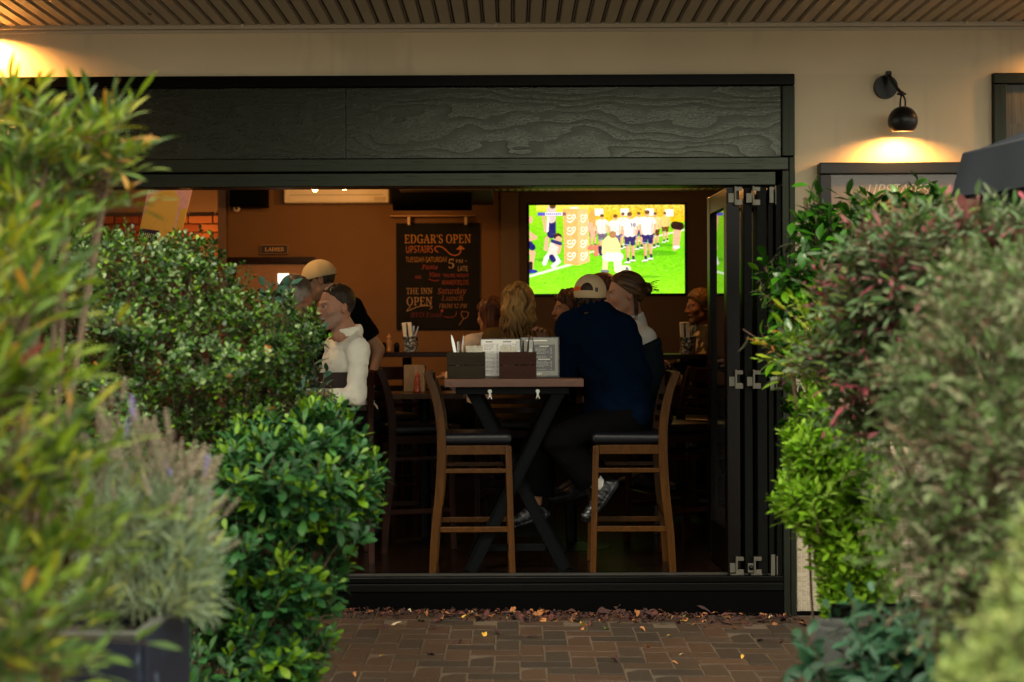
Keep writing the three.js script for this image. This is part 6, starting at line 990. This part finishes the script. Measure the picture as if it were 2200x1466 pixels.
// right front, low: dark broad leaves
rosetteShrub({ name: 'broadleaf_shrub', label: 'low shrub of broad bluish green leaves around the concrete pot', seed: 110, base: [1.1, -3.75], lumps: [[1900, 1330, 110, 80, 3.8, 0.2], [1990, 1400, 130, 100, 3.7, 0.22], [1860, 1430, 90, 70, 3.7, 0.18], [1740, 1405, 44, 50, 3.7, 0.1], [2080, 1340, 120, 90, 3.8, 0.2]],
  sprigs: 120, whorl: [4, 6], len: 0.1, el: [0.7, 1.3], shell: 0.5, droop: 0.3, leafGeos: G2({ l: 0.085, w: 0.038, tip: 0.85, fold: 0.25, curl: 0.3, n: 6 }), single: 170, trunkR: 0.006, trunkN: 2,
  tints: [[[0.03, 0.075, 0.04], 5], [[0.05, 0.105, 0.065], 3], [[0.02, 0.05, 0.025], 2], [[0.13, 0.21, 0.03], 0.3]], mat: { coat: 0.6, coatR: 0.35, rough: 0.5, thru: 0.12 } });
rosetteShrub({ vivid: 0.85, name: 'lime_shrub', label: 'pale lime leaved shrub blurred in the bottom right corner', seed: 111, base: [0.75, -1.85], lumps: [[2150, 1400, 95, 120, 1.9, 0.12], [2200, 1300, 60, 90, 1.9, 0.1], [2205, 1130, 26, 40, 1.95, 0.05], [2080, 1460, 50, 50, 1.85, 0.07]],
  sprigs: 120, whorl: [5, 8], len: 0.04, el: [0.5, 1.25], shell: 0.5, leafGeos: G2({ l: 0.034, w: 0.017, tip: 0.8, obo: 0.3, fold: 0.25, curl: 0.25, n: 4 }), single: 120, trunkR: 0.004, trunkN: 2,
  tints: [[[0.30, 0.40, 0.06], 5], [[0.40, 0.46, 0.10], 3], [[0.18, 0.28, 0.04], 2]], mat: { coat: 0.3, rough: 0.7, thru: 0.4 } });

{ // lavender in the navy planter
  const Zp = 3.3, c = P(285, 1330, 3.25), gy = groundY(c.x), t = thing('lavender', 'grey green lavender with faded flower spikes in the navy planter', 'plant', [c.x, gy, c.z]), R = rng(120), inv = V(c.x, gy, c.z);
  const needle = leafGeo({ l: 0.05, w: 0.0042, tip: 0.6, fold: 0.2, curl: 0.25, n: 3 }), mt = leafMat([1, 1, 1], { coat: 0.1, rough: 0.85, thru: 0.25 }), N = [], stems = [], spikes = [];
  const whorlG = join([0, 1, 2, 3, 4, 5, 6].map((k) => new THREE.SphereGeometry(0.0058 - k * 0.0003, 7, 5).scale(1, 0.62, 1).translate(Math.sin(k * 2.1) * 0.001, k * 0.0078, Math.cos(k * 2.1) * 0.001)).concat([0, 1, 2, 3, 4, 5].flatMap((k) => [0, 1, 2].map((q) => new THREE.ConeGeometry(0.0022, 0.007, 4).rotateZ(-1.1).rotateY(q * 2.1 + k).translate(Math.cos(q * 2.1 + k) * 0.006, k * 0.0078 + 0.002, -Math.sin(q * 2.1 + k) * 0.006)))));
  const base = P(300, 1330, 3.25);
  const stem = (px, py, Z, spiky, tone) => {
    const tip = P(px, py, Z), b = base.clone().add(V((R() - 0.5) * 0.2 + (tip.x - base.x) * 0.35, (R()) * 0.06, (R() - 0.5) * 0.2)), mid = b.clone().lerp(tip, 0.55).add(V((tip.x - b.x) * -0.12, 0.02, 0).add(rv(R, 0.012)));
    stems.push(plainG(tube([b, mid, tip], 0.0015, 7, 3)));
    const curve = new THREE.CatmullRomCurve3([b, mid, tip]);
    for (let k = 0; k < (spiky ? 11 : 24); k++) { const u = (spiky ? 0.75 : 1) * Math.pow(R(), 0.8), p = curve.getPoint(u), d = curve.getTangent(u).add(rv(R, 0.75)); N.push([leafM(p, d, rv(R), 0.6 + 0.7 * R()), R()]); }
    if (spiky) { const d = curve.getTangent(1).add(rv(R, 0.1)); spikes.push([leafM(tip, d, V(0, 0, 1), 0.85 + R() * 0.5), tone, Z]); }
  };
  for (let k = 0; k < 120; k++) { const u = R(), x = 160 + u * 300 + (R() - 0.5) * 20, y0 = lerp(900, 1010, Math.abs(u - 0.28) * 1.5); stem(x, lerp(y0, 1120, Math.pow(R(), 0.9)), Zp + (R() - 0.4) * 0.3, true, R()); }
  for (const [x, y] of [[240, 850], [232, 905], [285, 880], [268, 925], [362, 910], [365, 1000], [345, 960], [440, 1000], [484, 1085], [447, 1140], [475, 1165], [300, 930], [222, 860], [262, 835]]) stem(x, y + 20, Zp, true, x === 285 || x === 440 || x === 268 || x === 365 ? 2 : R());
  for (let k = 0; k < 300; k++) { const u = Math.pow(R(), 0.8); stem(lerp(150, 470, u), lerp(1040, 1310, R()) + 40 * Math.abs(u - 0.5), Zp + (R() - 0.35) * 0.35, false, 0); }
  const im = new THREE.InstancedMesh(needle, mt, N.length), col = new THREE.Color();
  N.forEach(([m, r], i) => { im.setMatrixAt(i, m.premultiply(new THREE.Matrix4().makeTranslation(-inv.x, -inv.y, -inv.z))); r < 0.5 ? col.setRGB(0.20, 0.28, 0.17) : r < 0.85 ? col.setRGB(0.32, 0.40, 0.25) : col.setRGB(0.38, 0.43, 0.10); im.setColorAt(i, col); });
  im.name = 'foliage'; im.userData.kind = 'stuff'; t.add(im);
  mesh('stem', join(stems).translate(-inv.x, -inv.y, -inv.z), std([0.13, 0.15, 0.07], { roughness: 0.9 }), t).userData.kind = 'stuff';
  const sm = [[0.17, 0.135, 0.09], [0.22, 0.18, 0.125], [0.26, 0.2, 0.42]].map((q) => std(q, { roughness: 0.95 }));
  for (const [m, tone] of spikes) { const q = new THREE.Mesh(whorlG, sm[tone === 2 ? 2 : tone < 0.02 ? 2 : tone < 0.55 ? 0 : 1]); q.name = 'flower_spike'; q.applyMatrix4(m.premultiply(new THREE.Matrix4().makeTranslation(-inv.x, -inv.y, -inv.z))); t.add(q); }
  // planter
  const pm = dataTex(256, 256, (u, v) => { const n = fbm(u * 7, v * 7, 131, 4), s = fbm(u * 30, v * 5, 133, 3); return n > 0.66 && s > 0.5 ? [0.75, 0.74, 0.68] : n > 0.6 && s > 0.57 ? [0.4, 0.42, 0.45] : [0.13 + 0.04 * s, 0.17 + 0.05 * s, 0.24 + 0.06 * s]; }, true);
  const k = P(296, 1375, 3.0), w = 0.46, h = k.y - groundY(k.x), pl = thing('planter', 'worn navy painted planter box holding the lavender', 'planter', [k.x - w / 2, groundY(k.x - 0.2), k.z - w / 2], 0.02), m = std([0.12, 0.19, 0.32], { map: rep(pm, 2.2, 1.6), roughness: 0.5 });
  for (const [s, sx] of [[1, 0], [-1, 0]]) mesh('panel', [b2(-w / 2, w / 2, 0.001, h, s * w / 2 - 0.012, s * w / 2 + 0.012, { r: 0.004 })], m, pl);
  for (const s of [1, -1]) mesh('panel', [b2(s * w / 2 - 0.012, s * w / 2 + 0.012, 0.001, h, -w / 2 + 0.013, w / 2 - 0.013, { r: 0.004 })], m, pl);
  mesh('rim', [b2(-w / 2 - 0.002, w / 2 + 0.002, h + 0.0005, h + 0.012, w / 2 - 0.014, w / 2 + 0.014, { r: 0.003 }), b2(w / 2 - 0.014, w / 2 + 0.014, h + 0.0005, h + 0.012, -w / 2, w / 2 - 0.015, { r: 0.003 }), b2(-w / 2 - 0.002, -w / 2 + 0.014, h + 0.0005, h + 0.012, -w / 2, w / 2 - 0.015, { r: 0.003 })], std([0.06, 0.06, 0.05], { roughness: 0.9 }), pl);
  mesh('soil', [b2(-w / 2 + 0.013, w / 2 - 0.013, h - 0.09, h - 0.06, -w / 2 + 0.013, w / 2 - 0.013)], std([0.03, 0.02, 0.014], { roughness: 1 }), pl);
}
{ // round concrete pot and dark square planter at the right
  const p = P(1800, 1340, 4.35), gy = groundY(p.x), h = p.y - gy, t = thing('concrete_pot', 'round grey concrete pot at the lower right beside the paving', 'plant pot', [p.x, gy, p.z]), r = 0.085;
  mesh('pot', [lathe([[0.0001, 0.001], [r * 0.95, 0.001], [r, 0.03], [r, h - 0.01], [r - 0.006, h], [r - 0.02, h - 0.002], [r - 0.024, h - 0.02], [r - 0.026, h - 0.1], [0.0001, h - 0.1]], 40)], M.concrete, t);
  mesh('soil', [cyl(r - 0.027, r - 0.027, 0.012, 0, h - 0.092, 0)], std([0.02, 0.015, 0.01], { roughness: 1 }), t);
  const q = P(1960, 1330, 4.5), t2 = thing('planter', 'dark square planter behind the concrete pot under the right shrubs', 'planter', [q.x + 0.06, groundY(q.x), q.z], 0.05), w = 0.52;
  for (const s of [1, -1]) { mesh('panel', [b2(-w / 2, w / 2, 0.001, h, s * 0.2 - 0.012, s * 0.2 + 0.012, { r: 0.004 })], M.blackMatte, t2); mesh('panel', [b2(s * w / 2 - 0.012, s * w / 2 + 0.012, 0.001, h, -0.187, 0.187, { r: 0.004 })], M.blackMatte, t2); }
  mesh('soil', [b2(-w / 2 + 0.013, w / 2 - 0.013, h - 0.06, h - 0.03, -0.187, 0.187)], std([0.02, 0.015, 0.01], { roughness: 1 }), t2);
}
{ // grey parasol, one corner in the frame
  const A = P(2072, 332, 5.6), t = thing('parasol', 'grey canvas parasol corner at the right edge', 'parasol', [A.x + 1.15, groundY(2.9), A.z + 1.0]), H = A.y - groundY(2.9), cm = phy([0.021, 0.025, 0.031], { specularIntensity: 0.35, roughness: 0.85, bumpMap: rep(weave, 10), bumpScale: 0.0008, side: THREE.DoubleSide });
  const lc = A.clone().sub(t.position), sz = [V(lc.x, H, lc.z), V(lc.x + 0.16, H, lc.z + 2.0), V(lc.x + 2.2, H, lc.z + 1.9), V(lc.x + 2.1, H, lc.z - 0.15)], apex = V(0, H + 0.42, 0);
  for (let i = 0; i < 4; i++) {
    const a = sz[i], b = sz[(i + 1) % 4], ps = [], ix = [], N = 14;
    for (let k = 0; k <= N; k++) { const u = k / N, e = a.clone().lerp(b, u), sag = Math.sin(u * Math.PI); for (const v of [0, 0.5, 1]) { const q = e.clone().lerp(apex, v); q.y -= 0.03 * sag * (1 - v); ps.push(q.x, q.y, q.z); } }
    for (let k = 0; k < N; k++) for (const v of [0, 1]) { const p0 = k * 3 + v; ix.push(p0, p0 + 1, p0 + 4, p0, p0 + 4, p0 + 3); }
    const g = new THREE.BufferGeometry(); g.setAttribute('position', new THREE.Float32BufferAttribute(ps, 3)); g.setIndex(ix); g.computeVertexNormals(); mesh('canopy_panel', boxUV(g), cm, t);
    const vs = [], vi = []; for (let k = 0; k <= 40; k++) { const u = k / 40, e = a.clone().lerp(b, u), out = V(b.z - a.z, 0, -(b.x - a.x)).normalize().multiplyScalar(-1), f = 0.012 * Math.sin(u * 26) + 0.02 * Math.sin(u * 9 + 1), dr = 0.17; e.y -= 0.03 * Math.sin(u * Math.PI); for (const v of [0, 0.5, 1]) vs.push(e.x + out.x * (f * v + 0.008 + 0.03 * v), e.y - dr * v, e.z + out.z * (f * v + 0.008 + 0.03 * v)); if (k) for (const v of [0, 1]) { const p0 = (k - 1) * 3 + v; vi.push(p0, p0 + 1, p0 + 4, p0, p0 + 4, p0 + 3); } }
    const g2 = new THREE.BufferGeometry(); g2.setAttribute('position', new THREE.Float32BufferAttribute(vs, 3)); g2.setIndex(vi); g2.computeVertexNormals(); mesh('valance', boxUV(g2), cm, t);
    mesh('edge_hem', [tube([a, a.clone().lerp(b, 0.5).add(V(0, -0.03, 0)), b], 0.008, 16, 6)], std([0.03, 0.033, 0.04]), t);
    mesh('rib', [tube([a.clone().add(V(0, -0.015, 0)), apex.clone().add(V(0, -0.03, 0))], 0.009, 3, 6)], M.blackMatte, t);
  }
  mesh('pole', [cyl(0.022, 0.022, H + 0.42, 0, (H + 0.42) / 2, 0, 16)], M.blackMatte, t); mesh('base', [cyl(0.24, 0.26, 0.07, 0, 0.036, 0, 28)], M.concrete, t);
}
{ // fallen leaves along the kickboard
  const R = rng(140), g = [leafGeo({ l: 0.06, w: 0.03, tip: 0.9, fold: 0.5, curl: 0.9, n: 5, wave: 0.4 }), leafGeo({ l: 0.05, w: 0.032, tip: 0.8, fold: 0.8, curl: 1.3, n: 5, wave: 0.6 }), leafGeo({ l: 0.07, w: 0.022, tip: 1, fold: 0.3, curl: 0.5, n: 5, wave: 0.2 })];
  const kinds = { brown: [[0.035, 0.012, 0.01], 'curled dark brown fallen leaf on the brick paving'], russet: [[0.10, 0.022, 0.02], 'russet red fallen leaf on the brick paving'], orange: [[0.42, 0.17, 0.05], 'orange fallen leaf on the brick paving'], yellow: [[0.62, 0.38, 0.04], 'yellow fallen leaf on the brick paving'], pale: [[0.52, 0.42, 0.26], 'pale dry fallen leaf on the brick paving'], green: [[0.22, 0.30, 0.05], 'green fallen leaf on the brick paving'] };
  const mats = {}; for (const k in kinds) mats[k] = std(kinds[k][0], { map: leafTex, roughness: 0.75, side: THREE.DoubleSide });
  const placed = [];
  const put = (px, py, k, s = 1, gi = Math.floor(R() * 3)) => {
    let Z = 7; for (let q = 0; q < 5; q++) { const x = (px - 1100) / FOCAL * Z; Z = (EYE - groundY(x)) * FOCAL / (py - 733 + (px - 1100) * 0.0042); } Z = Math.min(Z, 7.54);
    const x = (px - 1100) / FOCAL * Z, o = new THREE.Mesh(g[gi], mats[k]); o.name = numbered('fallen_leaf'); o.position.set(x, groundY(x) + 0.008 + R() * 0.006, -Z); o.rotation.set(-Math.PI / 2 + (R() - 0.5) * 0.5, (R() - 0.5) * 0.5, R() * 6.28, 'YXZ'); o.scale.setScalar(s * (0.7 + 0.5 * R())); scene.add(o); tag(o, kinds[k][1], 'fallen leaf', k + ' leaves on the paving'); placed.push([px, py, k, o]);
  };
  for (const [x, y, k, s] of [[1037, 1364, 'yellow', 0.8], [737, 1316, 'yellow', 0.6], [830, 1316, 'orange', 0.8], [873, 1314, 'pale', 0.7], [860, 1342, 'pale', 0.9], [945, 1316, 'orange', 1.5], [1000, 1327, 'yellow', 0.8], [1010, 1322, 'pale', 0.9], [1060, 1317, 'orange', 0.9], [1098, 1314, 'pale', 1.3], [1128, 1316, 'russet', 0.9], [1150, 1324, 'orange', 0.9], [1166, 1333, 'orange', 1.1], [1212, 1320, 'pale', 0.8], [1238, 1322, 'orange', 1.0], [1252, 1352, 'orange', 1.2], [1244, 1346, 'yellow', 1.0], [1330, 1326, 'orange', 0.9], [1360, 1335, 'russet', 1.0], [1378, 1328, 'russet', 0.9], [1474, 1339, 'yellow', 1.1], [1478, 1320, 'green', 0.9], [1452, 1342, 'russet', 1], [1516, 1339, 'orange', 0.8], [1545, 1342, 'russet', 1.1], [1576, 1354, 'orange', 0.8], [1371, 1353, 'orange', 1.0], [1430, 1371, 'yellow', 0.6], [1384, 1393, 'orange', 0.8], [1440, 1425, 'orange', 0.8], [1468, 1408, 'pale', 0.5], [756, 1452, 'orange', 0.5], [697, 1415, 'yellow', 0.6], [823, 1413, 'yellow', 0.4], [1297, 1356, 'green', 1.0], [1594, 1414, 'yellow', 0.5], [1658, 1330, 'pale', 0.6], [1710, 1328, 'russet', 0.7]]) put(x, y, k, s);
  for (const [x, y] of [[773, 1338], [820, 1347], [812, 1350], [930, 1347], [918, 1412], [990, 1380], [1059, 1361], [1150, 1371], [1311, 1421], [1604, 1341], [1690, 1337], [1652, 1337], [1712, 1345], [1680, 1377], [1640, 1380]]) put(x, y, 'brown', 1.2);
  { // every leaf is told apart by colour, by what it lies below and by its order there
    const where = (x) => x < 790 ? 'beside the spoon leaved bush' : x < 900 ? 'left of the empty stool' : x < 1000 ? 'below the empty stool' : x < 1105 ? 'left under the table' : x < 1240 ? 'right under the table' : x < 1420 ? 'below the occupied stool' : x < 1560 ? 'left of the folding door' : 'below the folding door';
    const deep = (y) => y < 1336 ? 'against the kickboard' : y < 1362 ? 'near the kickboard' : 'out on the paving', word = { brown: 'curled brown', russet: 'russet red', orange: 'orange', yellow: 'yellow', pale: 'pale dry', green: 'green' }, bins = {};
    for (const q of placed) (bins[word[q[2]] + ' fallen leaf ' + deep(q[1]) + ' ' + where(q[0])] ??= []).push(q);
    for (const k in bins) { const l = bins[k].sort((p, q) => p[0] - q[0]), n = ['leftmost', 'second', 'third', 'fourth', 'fifth']; l.forEach((q, i) => { q[3].userData.label = l.length === 1 ? k : k + (i === 0 ? ', leftmost there' : i === l.length - 1 ? ', rightmost there' : ', ' + n[i] + ' from the left'); }); }
  }
  const dm = new THREE.Object3D(), list = [], cols = [[0.03, 0.01, 0.008], [0.045, 0.016, 0.011], [0.075, 0.02, 0.015], [0.25, 0.10, 0.03], [0.02, 0.009, 0.007]];
  for (let k = 0; k < 760; k++) {
    const big = k < 80, u = R(), x = big ? lerp(-0.75, 1.25, u * 0.7 + 0.3 * R()) : lerp(-0.9, 1.5, R()), z = -7.55 + Math.pow(R(), big ? 1.8 : 2.2) * (big ? 0.32 : 0.22); dm.position.set(x, groundY(x) + 0.004 + R() * (big ? 0.03 : 0.012), z); dm.rotation.set(-1.57 + (R() - 0.5) * 1.1, (R() - 0.5) * 1.2, R() * 6.28); dm.scale.setScalar(big ? 0.8 + 0.6 * R() : 0.3 + 0.5 * R()); dm.updateMatrix();
    const q = plainG(g[k % 3]).applyMatrix4(dm.matrix), c = cols[Math.floor(Math.pow(R(), 1.5) * 5)], n = q.attributes.position.count, ca = new Float32Array(n * 3); for (let i = 0; i < n; i++) ca.set(c, i * 3); q.setAttribute('color', new THREE.BufferAttribute(ca, 3)); list.push(q);
  }
  const lt = mesh('leaf_litter', join(list), std([1, 1, 1], { vertexColors: true, roughness: 0.9, side: THREE.DoubleSide })); lt.userData.kind = 'stuff'; lt.userData.label = 'drift of dark dry leaf litter against the kickboard'; lt.userData.category = 'leaf litter';
}
scene.traverse((o) => { if (o.isMesh) { o.castShadow = true; o.receiveShadow = true; } });
camera.updateProjectionMatrix();
renderer.render(scene, camera);
